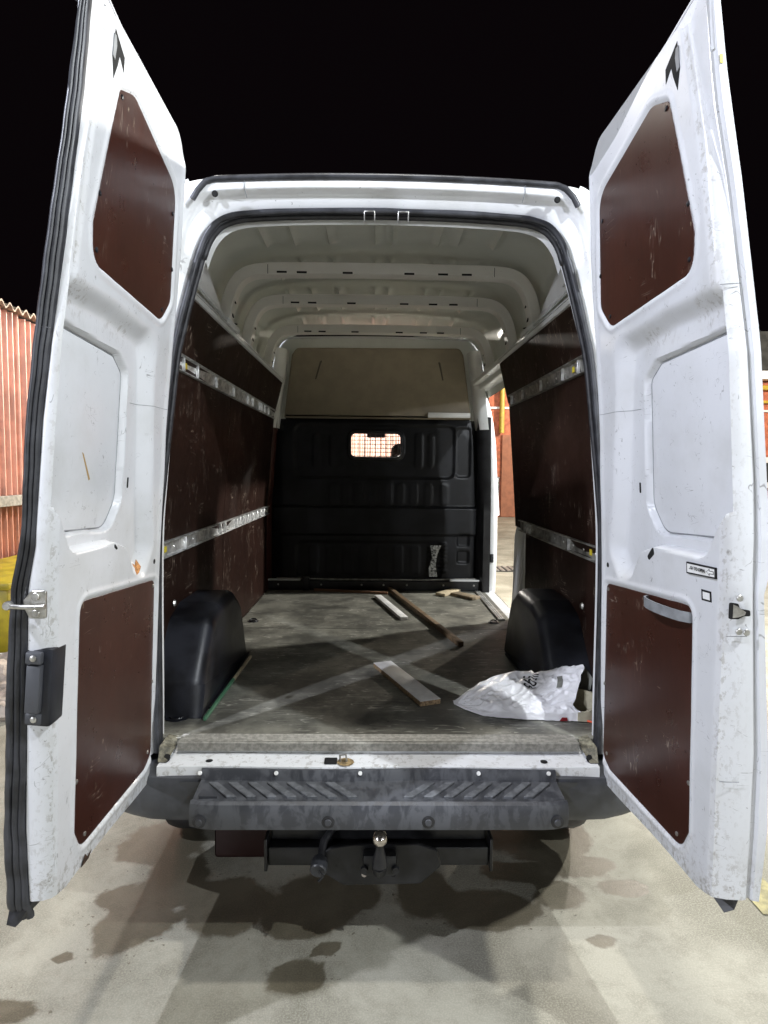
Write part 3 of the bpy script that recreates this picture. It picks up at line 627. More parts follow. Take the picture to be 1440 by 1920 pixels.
box('dashboard', (-.92, 6.4, .9), (.92, 6.88, 1.28), PLAST, van, .06, 3)
mr = box('cab_mirror', (-.10, 6.02, 1.985), (.08, 6.05, 2.04), PLAST, van, .012, 2)
for hx, hw in ((.26, .15), (-.5, .5)):
    st = box('cab_seat', (hx-hw-.08, 5.35, .95), (hx+hw+.08, 5.5, 1.62), PLAST, van, .06, 3)
    if hx > 0: box('headrest', (hx-.14, 5.36, 1.60), (hx+.16, 5.46, 1.905), PLAST, st, .07, 4)
box('cab_floor', (-.93, 5.05, .5), (.93, 7.4, .56), PLAST, van)
# ---- wheels
for s in (-1, 1):
    for yy in (2.86, 6.75):
        tp_ = [(.20, -.1), (.30, -.105), (.335, -.085), (.345, -.05), (.345, .05), (.335, .085), (.30, .105), (.20, .1)]
        wh = lathe('wheel', [(.03, -.02), (.19, -.03), (.205, -.09), (.205, .09), (.19, .05), (.03, .03)], (s*.84, yy, .345), (s, 0, 0), STEEL, van, 24)
        lathe('tyre', tp_, (s*.84, yy, .345), (s, 0, 0), RUBBER, wh, 32)
box('rear_axle', (-.8, 2.82, .30), (.8, 2.90, .38), BLACKM, van, .02, 2)
box('underbody', (-.92, 2.32, .50), (.92, 7.3, .60), BLACKM, van)
bmud = box('under_panel', (-.66, 2.40, .10), (-.44, 2.41, .42), principled('dark_red_flap', (.016, .004, .003), .5), van, .01, 2)
# ---- rear step bumper
pb = [(2.115, .598), (2.0665, .598), (2.0655, .641), (2.055, .643), (2.049, .634), (2.043, .608), (1.922, .603), (1.905, .612), (1.892, .606), (1.884, .588), (1.882, .545), (1.888, .527), (1.905, .518), (2.0, .50), (2.115, .48)]
xs = list(np.linspace(-.612, .612, 30)); k = len(pb); V = []
for x in xs:
    e = sstep(.55, .612, abs(x)); 
    for y, z in pb: V.append((x, y+(.02*e if y < 1.95 else 0), z-.006*e*(z > .58)*(y < 1.95)+.002*math.sin(x*8)*(y > 2.03)))
step = mesh('rear_step_bumper', V, gridfaces(30, k, True)+[tuple(range(k)), tuple(range(29*k, 30*k))], BUMP, van, True, 28)
TREAD = principled('dry_tread_plastic', (.105, .11, .118), .6, nz=(40, .3), bumpv=(500, .4, .001))
def tread(x0, x1, flip):
    # one slanted anti-slip bar on the step
    w = .034; yb_, yf_ = 2.028, 1.935
    poly = [(x0, yb_), (x0+w, yb_), (x1+w, yf_), (x1, yf_)]
    return prism('tread_bar', roundpoly(poly, .004, 2), lambda a, b, d: (a, b, .604+d), 0, .009, TREAD, step, .002, 1)
for i in range(7): tread(-.585+.066*i, -.585+.066*i+.085, 0)
for i in range(7): tread(.555-.066*i, .555-.066*i-.085, 1)
mesh('tread_bar', [(-.59, 1.937, .611), (-.53, 1.937, .611), (-.59, 1.99, .611), (-.59, 1.937, .603), (-.53, 1.937, .603), (-.59, 1.99, .603)], [(0, 1, 2), (0, 1, 4, 3), (1, 2, 5, 4), (0, 2, 5, 3)], PLASTD, step)
for x in (-.626, -.361, -.068, .348, .595):
    disc('step_rivet', (x*.985, 2.049, .632), (0, -.9, .45), .0075, .006, WHT, step, 10)
for x in (-.575, -.165, .155, .57):
    pl = disc('step_plug', (x, 1.886, .556), (0, -1, 0), .021, .005, RUBBER, step, 16)
    disc('plug_core', (x, 1.882, .556), (0, -1, 0), .011, .006, PLASTD, pl, 12)
for s in (-1, 1):
    pw = [(2.22, .62), (2.085, .622), (2.055, .61), (2.045, .58), (2.05, .48), (2.07, .452), (2.22, .44)]
    V = []; wx = [.615, .64, .72, .80, .87, .915, .945]
    for x in wx:
        e = ((x-.615)/.33)
        for y, z in pw: V.append((s*x, y+.16*max(0, e-.45)**1.5+.01*e, z+(0 if z > .5 else .0)-.004*e))
    k = len(pw); bc = mesh('bumper_corner', V, gridfaces(len(wx), k, True)+[tuple(range(k)), tuple(range((len(wx)-1)*k, len(wx)*k))], PLASTD, van, True, 35)
    mesh('corner_gusset', [(s*.612, 2.04, .606), (s*.69, 2.05, .60), (s*.64, 2.046, .50), (s*.612, 1.93, .53)], [(0, 1, 2), (0, 2, 3)], PLASTD, bc)
# ---- tow bar
tow = box('tow_bar', (-.385, 2.05, .298), (.385, 2.13, .365), BLACKM, van, .006, 2)
for s in (-1, 1): box('tow_bar_flange', (s*.392-.005, 2.04, .283), (s*.392+.005, 2.14, .40), BLACKM, tow, .002, 1)
box('tow_bar_upper_plate', (-.38, 2.09, .368), (.38, 2.12, .43), BLACKM, tow, .004, 1)
pc = roundpoly([(-.22, .35), (-.165, .385), (-.09, .395), (.13, .398), (.20, .375), (.215, .32), (.145, .255), (-.12, .25), (-.20, .30)], .015, 3)
prism('hitch_plate', pc, lambda a, b, d: (a, 2.03-d, b), 0, .014, BLACKM, tow, .003, 1)
box('hitch_block', (-.055, 1.965, .315), (.06, 2.018, .39), BLACKM, tow, .012, 2)
lathe('tow_ball_neck', [(.026, 0), (.022, .03), (.014, .06), (.013, .085)], (0.002, 1.945, .372), (0, -.12, 1), BLACKM, tow, 16)
tube('tow_neck_bend', [(.002, 2.0, .335), (.002, 1.965, .34), (.002, 1.945, .372)], .024, BLACKM, tow, 12)
bm = bmesh.new(); bmesh.ops.create_uvsphere(bm, u_segments=24, v_segments=14, radius=.0255); bmesh.ops.translate(bm, verts=bm.verts, vec=(.002, 1.93, .472)); bmobj('tow_ball', bm, CHROME, tow, True)
for x, z in ((-.05, .345), (.056, .345)):
    bm = bmesh.new(); bmesh.ops.create_cone(bm, cap_ends=True, segments=6, radius1=.014, radius2=.013, depth=.012); o = bmobj('hitch_bolt', bm, BLACKM, tow); o.location = (x, 1.958, z); o.rotation_euler = (math.pi/2, 0, 0)
disc('hitch_hole', (-.05, 2.0155, .29), (0, -1, 0), .009, .0015, STONE, tow, 12); disc('hitch_hole', (.05, 2.0155, .29), (0, -1, 0), .009, .0015, DARK, tow, 12)
so = lathe('trailer_socket', [(.0, 0), (.026, 0), (.029, .012), (.028, .042), (.024, .046), (.0, .042)], (-.20, 2.0, .352), (-.08, -1, -.25), PLASTD, tow, 18)
tube('socket_clip', [(-.20, 1.945, .352), (-.185, 1.94, .335), (-.20, 1.938, .32)], .005, BLACKM, so, 6)
tube('socket_cable', [(-.20, 2.0, .35), (-.19, 2.05, .39), (-.15, 2.10, .42)], .014, RUBBER, tow, 8)
# ================================================================ rear doors
UPP = roundpoly([(1.57, 2.598), (1.655, 2.632), (1.985, 2.545), (2.0, 2.20), (1.93, 2.125), (1.485, 2.158), (1.475, 2.25)], [.035, .06, .08, .05, .06, .07, .06], 7)
LOW = roundpoly([(1.515, 1.345), (2.02, 1.31), (2.095, .675), (2.04, .648), (1.60, .652), (1.56, .72)], [.035, .03, .05, .03, .05, .04], 6)
RIN = roundpoly([(1.405, 2.012), (1.735, 1.99), (1.795, 1.95), (1.80, 1.58), (1.735, 1.502), (1.475, 1.515), (1.40, 1.60), (1.39, 1.83)], [.02, .02, .03, .07, .07, .05, .06, .05], 6)
ROU = roundpoly([(1.385, 2.085), (1.62, 2.085), (1.865, 2.06), (1.885, 1.93), (1.925, 1.60), (1.965, 1.43), (1.92, 1.355), (1.84, 1.365), (1.775, 1.445), (1.70, 1.468), (1.46, 1.470), (1.375, 1.60), (1.365, 1.9)], [.02, .05, .05, .05, .1, .05, .03, .03, .04, .04, .05, .05, .05], 5)
FZ, FY = [.58, .72, 1.145, 1.42, 1.53, 1.95, 2.36, 2.66, 2.75], [1.475, 1.462, 1.420, 1.392, 1.386, 1.388, 1.432, 1.485, 1.505]
HZ, HY = [.58, .88, 1.2, 1.42, 1.8, 2.15, 2.4, 2.62, 2.75], [2.10, 2.095, 2.07, 2.055, 2.04, 2.055, 2.06, 2.055, 2.05]
LZ, LY = [.58, .72, 1.145, 1.42, 1.53, 1.95, 2.36, 2.66, 2.82], [1.470, 1.455, 1.417, 1.390, 1.384, 1.384, 1.412, 1.428, 1.436]
GT = {1: ([.58, 1.0, 1.36, 1.44, 1.66, 2.0, 2.12, 2.34, 2.5, 2.8], [.090, .090, .068, .064, .066, .055, .050, .036, .018, .006]), -1: ([.6, .8, 1.15, 1.40, 1.50, 1.78, 1.95, 2.3, 2.5, 2.8], [.056, .064, .059, .055, .040, .038, .028, .016, .009, .006])}
OT = {1: ([.52, .8, 1.0, 1.40, 1.45, 1.53, 1.66, 2.0, 2.34, 2.55, 2.8], [.115, .130, .122, .090, .102, .102, .095, .084, .066, .048, .026]), -1: ([.55, .8, 1.15, 1.40, 1.53, 1.78, 2.0, 2.3, 2.68, 2.8], [.103, .110, .103, .090, .068, .071, .062, .050, .028, .022])}
def planex(s, y, z):
    return (-.81+.0805*(z-.6)+.02*(y-1.8)) if s < 0 else (.815-.068*(z-.6)-.06*(y-1.75))
def dp(s, y, z, w):                                # w>0: towards the load bay's axis
    return (planex(s, y, z)-s*w, y, z)
def door_h(Y, Z, Sg):
    so = sdpoly(ROU, Y, Z); si = sdpoly(RIN, Y, Z); su = sdpoly(UPP, Y, Z); sl = sdpoly(LOW, Y, Z)
    wtop = .010+.045*sstep(1.92, 2.05, Z)+.05*sstep(1.80, 1.90, Y)
    h = -.036*sstep(1, 0, np.clip((so+.005)/wtop+.5, 0, 1))
    h -= .020*sstep(.004, -.004, si)
    for sp in (su, sl): h += .0035*np.exp(-((sp-.012)/.007)**2)-.006*sstep(.003, -.004, sp)
    h -= .006*sstep(.03, 0, Sg)**2+.010*sstep(.965, 1, Sg)**2        # soft rolled edges
    h += .004*np.exp(-((Sg-.965)/.02)**2)*sstep(.7, .9, Z)
    h += .0012*(vnoise(Y*9, Z*9, 3)-.5)+.003*(vnoise(Y*3, Z*3, 5)-.5)
    return h
def dh(y, z):
    Y = np.array([float(y)]); Z = np.array([float(z)]); yf = np.interp(z, FZ, FY); yh = np.interp(z, HZ, HY)
    return float(door_h(Y, Z, (Y-yf)/(yh-yf))[0])
def dps(s, y, z, off): return dp(s, y, z, dh(y, z)+off)
def make_door(s, label):
    nc, nr = 136, 430
    sc = np.linspace(0, 1, nc); tr = np.linspace(0, 1, nr)
    T, Sg = np.meshgrid(tr, sc, indexing='ij')
    zb = .592+.006*np.sin(Sg*5)+.05*sstep(.955, 1.0, Sg)**2+.012*sstep(.1, 0, Sg)
    zt = 2.735-.03*Sg-.115*np.clip((Sg-.80)/.2, 0, 1)**2.2-.015*sstep(.06, 0, Sg)
    Z = zb+(zt-zb)*T; Yf = np.interp(Z, FZ, FY); Yh = np.interp(Z, HZ, HY); Y = Yf+(Yh-Yf)*Sg
    h = door_h(Y, Z, Sg)
    X = planex(s, Y, Z)-s*h
    G = np.stack([X, Y, Z], -1)
    # edge profile (free side) and hinge side, then the outer skin: closed section per row
    pre = [(-.006, .30, 0, 0), (-.010, .45, 0, 0), (-.013, .85, 0, 0), (-.010, .97, 0, .3), (.0, 1, 0, 1), (.001, 1, .3, 1), (-.010, 1, .4, 1), (-.012, 1, .92, 1), (-.008, 1, 1, 1)]
    zr = Z[:, 0]; yr = Y[:, 0]; yl = np.interp(zr, LZ, LY); zl = zr+.055*sstep(2.55, 2.72, zr)
    L = []
    for dy, ga, ob, k in reversed(pre):
        G_ = np.interp(zr, *GT[s]); O_ = np.interp(zr, *OT[s]); w = -(ga*G_+ob*(O_-G_))
        yy = yr*(1-k)+yl*k+dy; z_ = zr*(1-k)+zl*k
        L.append(np.stack([planex(s, yy, z_)-s*w, yy, z_], -1))
    zq = Z[:, -1]; yq = Y[:, -1]; Rr = []
    for dy, w in [(.0, -.018), (-.035, -.045), (-.085, -.075), (-.11, -.087)]: Rr.append(np.stack([planex(s, yq+dy, zq)-s*w, yq+dy, zq], -1))
    sec = np.concatenate([np.stack(L, 1), G, np.stack(Rr, 1)], 1); n, m = sec.shape[:2]
    F = gridfaces(n, m, True)
    F += [tuple(range(m)), tuple((n-1)*m+j for j in range(m))]
    d = mesh('rear_door', sec.reshape(-1, 3), F, DOORW, van, True, 48)
    d['label'] = label
    so_ = sdpoly(ROU, Y, Z); wf = np.maximum(np.exp(-(Sg/.016)**2)*.8, np.exp(-((Z-zb)/.05)**2))
    wf = np.maximum(wf, .7*np.exp(-((so_+.01)/.05)**2)*sstep(1.98, 2.05, Z)*sstep(.62, .5, vnoise(Y*7, Z*7, 21)))
    wf = np.maximum(wf, .8*np.exp(-((Sg-1)/.012)**2))
    full = np.concatenate([np.repeat((.6*np.exp(-((Z[:, :1]-.60)/.10)**2)+.04), len(L), 1), wf, np.full((n, len(Rr)), .5)], 1)
    full[:, len(L)-2:len(L)] = np.maximum(full[:, len(L)-2:len(L)], .35)
    at_ = d.data.attributes.new('wear', 'FLOAT', 'POINT'); at_.data.foreach_set('value', full.reshape(-1).astype(np.float32))
    fl = lambda a, b, w: dp(s, a, b, w)
    fs = lambda a, b, w: dps(s, a, b, w)
    ins = []
    for pn, pts, mark in (('upper_insert_panel', UPP, 0), ('lower_insert_panel', LOW, 0)):
        c = np.mean(pts, 0); q = [((a-c[0])*.992+c[0], (b-c[1])*.994+c[1]) for a, b in pts]
        prism(pn, q, fl, -.012, -.0022, BROWN, d, .0015, 1)
    tf = [(1.985, 2.64), (1.962, 2.698), (1.80, 2.724), (1.60, 2.752), (1.44, 2.785), (1.425, 2.78), (1.420, 2.62), (1.50, 2.60), (1.95, 2.60)]
    prism('top_flange', tf, fl, -.034, -.018, DOORW, d, .003, 2)
    tube('top_flange_bead', [dp(s, a, b, -.020) for a, b in tf[:5]], .005, DOORW, d, 6)
    c = np.mean(RIN, 0); q = [((a-c[0])*.965+c[0], (b-c[1])*.972+c[1]) for a, b in RIN]
    prism('window_blank', q, fl, -.066, -.0525, DOORW, d, .002, 2)
    tube('blank_seam', [dp(s, a, b, -.0535) for a, b in q], .0022, GREYP, d, 5, True)
    scr = [(1.585, 2.585), (1.965, 2.46), (1.99, 2.30), (1.93, 2.16), (1.50, 2.19), (1.50, 2.32), (2.005, 1.29), (2.06, .95), (2.06, .70), (1.62, .68), (1.53, 1.0), (1.555, .86)]
    for a, b in scr: disc('panel_screw', dp(s, a, b, -.0024), (-s, 0, 0), .0065, .003, PLAST if b > 2 else STEEL, d, 8)
    # lock aperture near the top
    ap = [(1.555, 2.70), (1.535, 2.665), (1.545, 2.60), (1.535, 2.655), (1.565, 2.63), (1.575, 2.66), (1.58, 2.655), (1.59, 2.67)]
    ap = [(1.525, 2.705), (1.515, 2.64), (1.528, 2.595), (1.545, 2.635), (1.552, 2.66), (1.578, 2.638), (1.578, 2.672), (1.548, 2.69)]
    prism('lock_aperture', ap, fs, -.004, .0008, DARK, d)
    prism('aperture_rod', [(1.517, 2.69), (1.515, 2.64), (1.526, 2.635), (1.532, 2.67), (1.528, 2.69)], fs, .0008, .0025, GREYP, d)
    # slots and holes on the hinge side of the recess
    prism('slot_hole', roundpoly([(1.832, 1.648), (1.842, 1.648), (1.842, 1.616), (1.832, 1.616)], .005, 3), fs, -.003, .0006, DARK, d)
    prism('drain_hole', roundpoly([(1.70, 1.472), (1.735, 1.438), (1.725, 1.428), (1.695, 1.45)] if s > 0 else [(1.69, 1.468), (1.712, 1.452), (1.705, 1.448), (1.688, 1.458)], .006, 2), fs, -.003, .0008, DARK, d)
    disc('plug_hole', dps(s, 2.0, 1.372, -.003), (-s, 0, 0), .009, .004, DARK, d, 10)
    tube('sheet_seam', [dps(s, y, 1.865, .0) for y in np.linspace(1.82, 2.025, 24)], .0009, GREYP, d, 5)
    # hinges
    for hz in (.80, 2.42):
        hx = planex(s, 2.1, hz)
        box('hinge', (min(hx+s*.045, hx+s*.10), 1.97, hz-.016), (max(hx+s*.045, hx+s*.10), 2.17, hz+.016), WHITE, d, .012, 2)
    return d
dl = make_door(-1, 'left rear door with black rubber weatherstrip and recessed black handle')
dr = make_door(1, 'right rear door with grey pull handle, sticker and heavy scratches')
# --- left door furniture
zz = np.linspace(.545, 2.76, 150)
fy = np.interp(zz, LZ, LY)
ribs = [(-.001, 0), (-.010, .0), (-.014, .10), (-.016, .20), (-.012, .30), (-.017, .38), (-.018, .52), (-.013, .60), (-.019, .68), (-.020, .85), (-.015, 1.0), (-.006, 1.04), (.004, .8)]
Gz = np.interp(zz, *GT[-1]); Oz = np.interp(zz, *OT[-1])
kk = 0*zz; P = []
for dy, tt_ in ribs:
    w = -(Gz+tt_*(Oz-Gz))
    wob = .0006*np.sin(zz*13+tt_*2)+.0004*np.sin(zz*61)+.002*(vnoise(zz*18, zz*0+tt_*6, 9)-.5)*sstep(1.3, .9, zz)*2
    P.append(np.stack([planex(-1, fy+dy, zz)+w-kk+wob*.6, fy+dy+wob-kk*.6+.02*sstep(.60, .545, zz), zz], -1))
P = np.array(P).transpose(1, 0, 2); n, m = P.shape[:2]
ws = mesh('weatherstrip', P.reshape(-1, 3), gridfaces(n, m, True)+[tuple(range(m)), tuple((n-1)*m+j for j in range(m))], RUBBERD, dl, True, 60)
mesh('torn_rubber_corner', [dp(-1, 1.47, .60, -.05), dp(-1, 1.46, .60, -.10), dp(-1, 1.445, .555, -.10), dp(-1, 1.45, .545, -.08), dp(-1, 1.51, .598, -.03), dp(-1, 1.465, .59, -.104)], [(0, 1, 2, 3), (0, 3, 4), (1, 2, 5)], RUBBER, ws)
mesh('upper_rubber_flap', [dp(-1, 1.47, 2.70, -.022), dp(-1, 1.44, 2.745, -.05), dp(-1, 1.42, 2.74, -.06), dp(-1, 1.42, 2.70, -.055), dp(-1, 1.50, 2.738, -.012), dp(-1, 1.478, 2.705, -.018)], [(0, 1, 2, 3), (0, 1, 4), (0, 4, 5, 3)], RUBBER, dl)
def edgep(s, z, dy, w):
    y = float(np.interp(z, FZ, FY))+dy; return (planex(s, y, z)-s*w, y, z)
# handle: black housing wrapped round the edge
def edgebox(name, s, z0, z1, dy0, dy1, w0, w1, mat, parent, bev=.004):
    c0 = edgep(s, (z0+z1)/2, 0, 0); ln = Matrix.Rotation(math.atan(.0805 if s < 0 else -.068), 4, 'Y')
    cx = c0[0]-s*(w0+w1)/2; M = Matrix.Translation((cx, c0[1]+(dy0+dy1)/2, (z0+z1)/2)) @ ln
    return box(name, (-abs(w1-w0)/2, -abs(dy1-dy0)/2, -(z1-z0)/2), (abs(w1-w0)/2, abs(dy1-dy0)/2, (z1-z0)/2), mat, parent, bev, 2, M)
hd = edgebox('door_handle', -1, 1.075, 1.262, -.021, .045, -.060, .002, PLAST, dl, .007)
edgebox('handle_top_lug', -1, 1.228, 1.256, -.032, -.015, -.052, -.016, PLASTD, hd)
edgebox('handle_foot_lug', -1, 1.081, 1.108, -.032, -.015, -.054, -.016, PLASTD, hd)
edgebox('handle_grip', -1, 1.112, 1.224, -.036, -.016, -.050, -.018, PLASTD, hd, .003)
for z in (1.243, 1.094):
    p = edgep(-1, z, -.032, -.032); disc('handle_screw', p, (0, -1, 0), .0075, .003, STEEL, hd, 10)
lb = prism('lock_bracket', roundpoly([(-.008, 1.335), (-.008, 1.40), (-.04, 1.40), (-.058, 1.378), (-.058, 1.362), (-.045, 1.335)], .006, 3), lambda a, b, d: edgep(-1, b, -.0175-d, a), 0, .006, STEEL, dl, .001, 1)
tube('lock_finger', [edgep(-1, 1.366, -.034, -.004), edgep(-1, 1.364, -.036, -.03), edgep(-1, 1.366, -.040, -.058), edgep(-1, 1.368, -.042, -.074)], [.0055, .006, .0055, .006], STEEL, lb, 8)
disc('lock_roller', edgep(-1, 1.369, -.034, -.082), (0, -1, 0), .010, .014, STEEL, lb, 14)
for z in (1.387, 1.347): disc('lock_bolt', edgep(-1, z, -.023, -.03), (0, -1, 0), .009, .005, STEEL, lb, 10)
# rusted scar, chipped paint
ORG = principled('bare_rust_scar', (.42, .19, .06), .8, nz=(120, .4))
prism('rust_scar', [(1.865, 1.35), (1.90, 1.352), (1.925, 1.366), (1.92, 1.39), (1.91, 1.372), (1.90, 1.38), (1.895, 1.366), (1.88, 1.36)], lambda a, b, w: dps(-1, a, b, w), -.002, .0008, ORG, dl)
prism('rust_scar', [(1.59, 1.715), (1.598, 1.712), (1.64, 1.645), (1.632, 1.642)], lambda a, b, w: dp(-1, a, b, w), -.053, -.0521, principled('ochre_scrape', (.40, .27, .10), .7), dl)
mesh('rust_hole', [dp(-1, 1.60, .594, .002), dp(-1, 1.645, .593, .002), dp(-1, 1.66, .612, .003), dp(-1, 1.635, .606, .003), dp(-1, 1.622, .622, .003), dp(-1, 1.605, .606, .003)], [tuple(range(6))], principled('rotten_metal', (.045, .022, .012), .9, nz=(80, .6)), dl)
# --- right door furniture
hp_ = []
for t in np.linspace(0, 1, 13):
    y = 1.735-.215*t; w = .002+.036*math.sin(math.pi*min(1, t*1.0))**.6 if 0 < t < 1 else .0
    hp_.append((y, 1.316+.004*math.sin(math.pi*t), w))
V = []
for (y, z, w) in hp_:
    for dz, dw in ((.013, 0), (.014, .006), (-.014, .006), (-.013, 0)): V.append(dp(1, y, z+dz-.004, w+dw))
mesh('pull_handle', V, gridfaces(13, 4, True)+[(0, 1, 2, 3), (48, 49, 50, 51)], GREYP, dr, True, 40)
INKP = principled('black_ink', (.01, .01, .012), .6)
stf = lambda a, b, w: dps(1, a, b, w+.0068)
stk = prism('sticker', [(1.5260, 1.452), (1.4120, 1.455), (1.4120, 1.433), (1.5260, 1.427)], stf, -.006, -.0015, WHT, dr)
for q in ([(1.5280, 1.4545), (1.4100, 1.4575), (1.4100, 1.4535), (1.5280, 1.4505)], [(1.5280, 1.4285), (1.4100, 1.4345), (1.4100, 1.431), (1.5280, 1.425)], [(1.5280, 1.4545), (1.5255, 1.4545), (1.5255, 1.425), (1.5280, 1.425)], [(1.4125, 1.4575), (1.4100, 1.4575), (1.4100, 1.431), (1.4125, 1.431)]):
    prism('sticker_border', q, stf, -.006, -.0010, INKP, dr)
prism('sticker_arrow', [(1.4160, 1.4475), (1.4320, 1.4470), (1.4320, 1.4515), (1.4440, 1.443), (1.4320, 1.4345), (1.4320, 1.4390), (1.4160, 1.4400)], stf, -.006, -.0010, INKP, dr)
prism('sticker_arrow', [(1.4175, 1.446), (1.4340, 1.4455), (1.4340, 1.4485), (1.4415, 1.443), (1.4340, 1.4375), (1.4340, 1.4405), (1.4175, 1.4412)], stf, -.006, -.0006, WHT, dr)
def text(name, body, size, M, mat, parent, bold=0.0):
    cu = bpy.data.curves.new(name, 'FONT'); cu.body = body; cu.size = size; cu.align_x = 'CENTER'; cu.align_y = 'CENTER'; cu.extrude = .0003; cu.offset = bold; cu.resolution_u = 3
    o = bpy.data.objects.new(name, cu); COL.objects.link(o); dg = bpy.context.evaluated_depsgraph_get()
    me = bpy.data.meshes.new_from_object(o.evaluated_get(dg)); bpy.data.objects.remove(o)
    me.transform(M); me.materials.clear(); me.materials.append(mat)
    return link(bpy.data.objects.new(name, me), parent)
p = Vector(dps(1, 1.4845, 1.4420, .0068))
tM = Matrix(((0, 0, -1, p.x), (-1, 0, 0, p.y), (0, 1, 0, p.z), (0, 0, 0, 1))) @ Matrix.Rotation(R(1.5), 4, 'Z')
text('sticker_text', 'PUSH TO OPEN', .0115, tM, INKP, dr, .0002)
sqh = prism('square_hole', [(1.474, 1.395), (1.434, 1.396), (1.433, 1.370), (1.473, 1.368)], stf, -.010, -.0060, DARK, dr)
prism('square_nut', [(1.467, 1.390), (1.440, 1.391), (1.439, 1.374), (1.466, 1.373)], stf, -.0060, -.0050, INNER, dr)
sp_ = roundpoly([(-.002, 1.343), (-.002, 1.383), (-.022, 1.380), (-.026, 1.368), (-.050, 1.364), (-.052, 1.350), (-.036, 1.350), (-.024, 1.343)], .004, 2)
prism('lock_slot', sp_, lambda a, b, d: edgep(1, b, -.0165-d, a-.004), 0, .003, DARK, dr)
prism('lock_slot_metal', [(-.010, 1.346), (-.010, 1.378), (-.020, 1.374), (-.040, 1.36), (-.038, 1.353), (-.024, 1.348)], lambda a, b, d: edgep(1, b, -.0195-d, a-.004), 0, .001, ALUD, dr)
for (w, z) in ((-.032, 1.393), (-.034, 1.313), (-.052, 1.311)): disc('edge_bolt', edgep(1, z, -.019, w+.004), (0, -1, 0), .0075, .004, STEEL, dr, 12)
for z in (2.10, .93, 1.30): tube('edge_seam', [edgep(1, z, -.012, -.006), edgep(1, z+.001, -.018, -.03), edgep(1, z+.002, -.0185, -.05)], .001, GREYP, dr, 5)
tube('edge_seam', [edgep(-1, 1.98, -.018, -.03), edgep(-1, 1.982, -.0185, -.05), edgep(-1, 1.983, -.006, -.058)], .001, GREYP, dl, 5)
prism('edge_reflector', [(-.030, 2.585), (-.030, 2.605), (-.036, 2.605), (-.036, 2.585)], lambda a, b, d: (planex(1, 1.43, b)-a, float(np.interp(b, LZ, LY))-.0122-d, b), 0, .001, YELL, dr)
mesh('torn_rubber_corner', [dp(1, 1.52, .60, -.02), dp(1, 1.47, .60, -.06), dp(1, 1.465, .575, -.06), dp(1, 1.475, .56, -.04), dp(1, 1.47, .60, -.075)], [(0, 1, 2, 3), (1, 2, 4)], RUBBER, dr)
# ================================================================ things lying in the load bay
WOODW = principled('white_faced_chipboard', (.78, .77, .74), .45, nz=(9, .1))
WOODE = principled('raw_chipboard_edge', (.36, .25, .14), .8, nz=(120, .4))
WOODB = principled('brown_batten', (.15, .10, .055), .7, nz=(30, .3))
WOODL = principled('pale_pine', (.50, .42, .28), .7, nz=(25, .2))
FZ0 = .691
pb_ = empty('white_board', (.13, 2.76, FZ0), 'white faced chipboard plank lying aslant in the middle of the van floor', 'board')
a_ = (.022, 3.025); b_ = (.218, 2.515)
board('core', a_, b_, .094, .020, FZ0, WOODE, pb_, .001); board('white_facing', a_, b_, .0945, .0025, FZ0+.0202, WOODW, pb_, .0005)
o = board('batten', (.106, 4.96), (.468, 3.375), .034, .028, FZ0, WOODB, None); tag(o, 'long brown wooden batten running forward to the bulkhead', 'batten')
o = board('white_batten', (.01, 4.67), (.18, 3.97), .052, .022, FZ0, WOODW, None); tag(o, 'short white wooden batten left of the long brown one', 'batten')
o = board('thin_stick', (-.505, 4.93), (.088, 4.80), .022, .018, FZ0, principled('reddish_stick', (.20, .10, .055), .6), None); tag(o, 'thin reddish stick lying along the foot of the black bulkhead', 'stick')
o = board('pale_offcut', (.50, 4.74), (.65, 4.93), .085, .022, FZ0+.002, WOODL, None); tag(o, 'pale pine offcut near the side door, left of the brown one', 'offcut')
o = board('brown_offcut', (.62, 4.80), (.765, 4.62), .09, .022, FZ0, principled('grey_brown_offcut', (.22, .17, .11), .75, nz=(30, .3)), None); tag(o, 'brown wooden offcut beside the side door step', 'offcut')
gs = empty('green_edged_strip', (-.675, 2.75, FZ0), 'thin green edged strip beside the left wheel arch cover', 'strip')
board('green_edge', (-.682, 2.345), (-.672, 2.80), .012, .014, FZ0, principled('green_lacquer', (.06, .16, .09), .5), gs); board('pale_edge', (-.6718, 2.803), (-.662, 3.15), .012, .014, FZ0, WOODL, gs)
# ---- plastic carrier bag
nu, nv = 150, 110
uu = np.linspace(0, 1, nu); vv = np.linspace(0, 1, nv); U, Vv = np.meshgrid(uu, vv, indexing='ij')
yf_ = np.interp(uu, [0, .08, .2, .45, 1], [2.525, 2.455, 2.40, 2.365, 2.345]); yr_ = np.interp(uu, [0, .1, .3, .6, 1], [2.535, 2.55, 2.58, 2.54, 2.475])
hb_ = np.interp(uu, [0, .1, .3, .6, 1], [.004, .022, .042, .054, .058]); hr_ = np.interp(uu, [0, .1, .25, .45, .75, 1], [.006, .045, .085, .122, .158, .188])
yr_ = np.where(uu > .62, np.minimum(yr_, 2.50), yr_)
kn = np.stack([np.stack([yf_, .002+0*uu], -1), np.stack([yf_+.002, hb_*.55], -1), np.stack([yf_+.022, hb_], -1), np.stack([(yf_*.55+yr_*.45), hb_*.45+hr_*.52], -1), np.stack([yr_-.03, hr_*.96], -1), np.stack([yr_, hr_], -1), np.stack([yr_+.012, hr_*.8], -1), np.stack([yr_+.03, .002+0*uu], -1)], 1)
kt = np.array([0, .12, .24, .52, .76, .84, .90, 1.])
Yb = np.stack([np.interp(vv, kt, kn[i, :, 0]) for i in range(nu)]); Zb = np.stack([np.interp(vv, kt, kn[i, :, 1]) for i in range(nu)])
rid = lambda a, b_, sd: 1-abs(vnoise(a, b_, sd)*2-1)
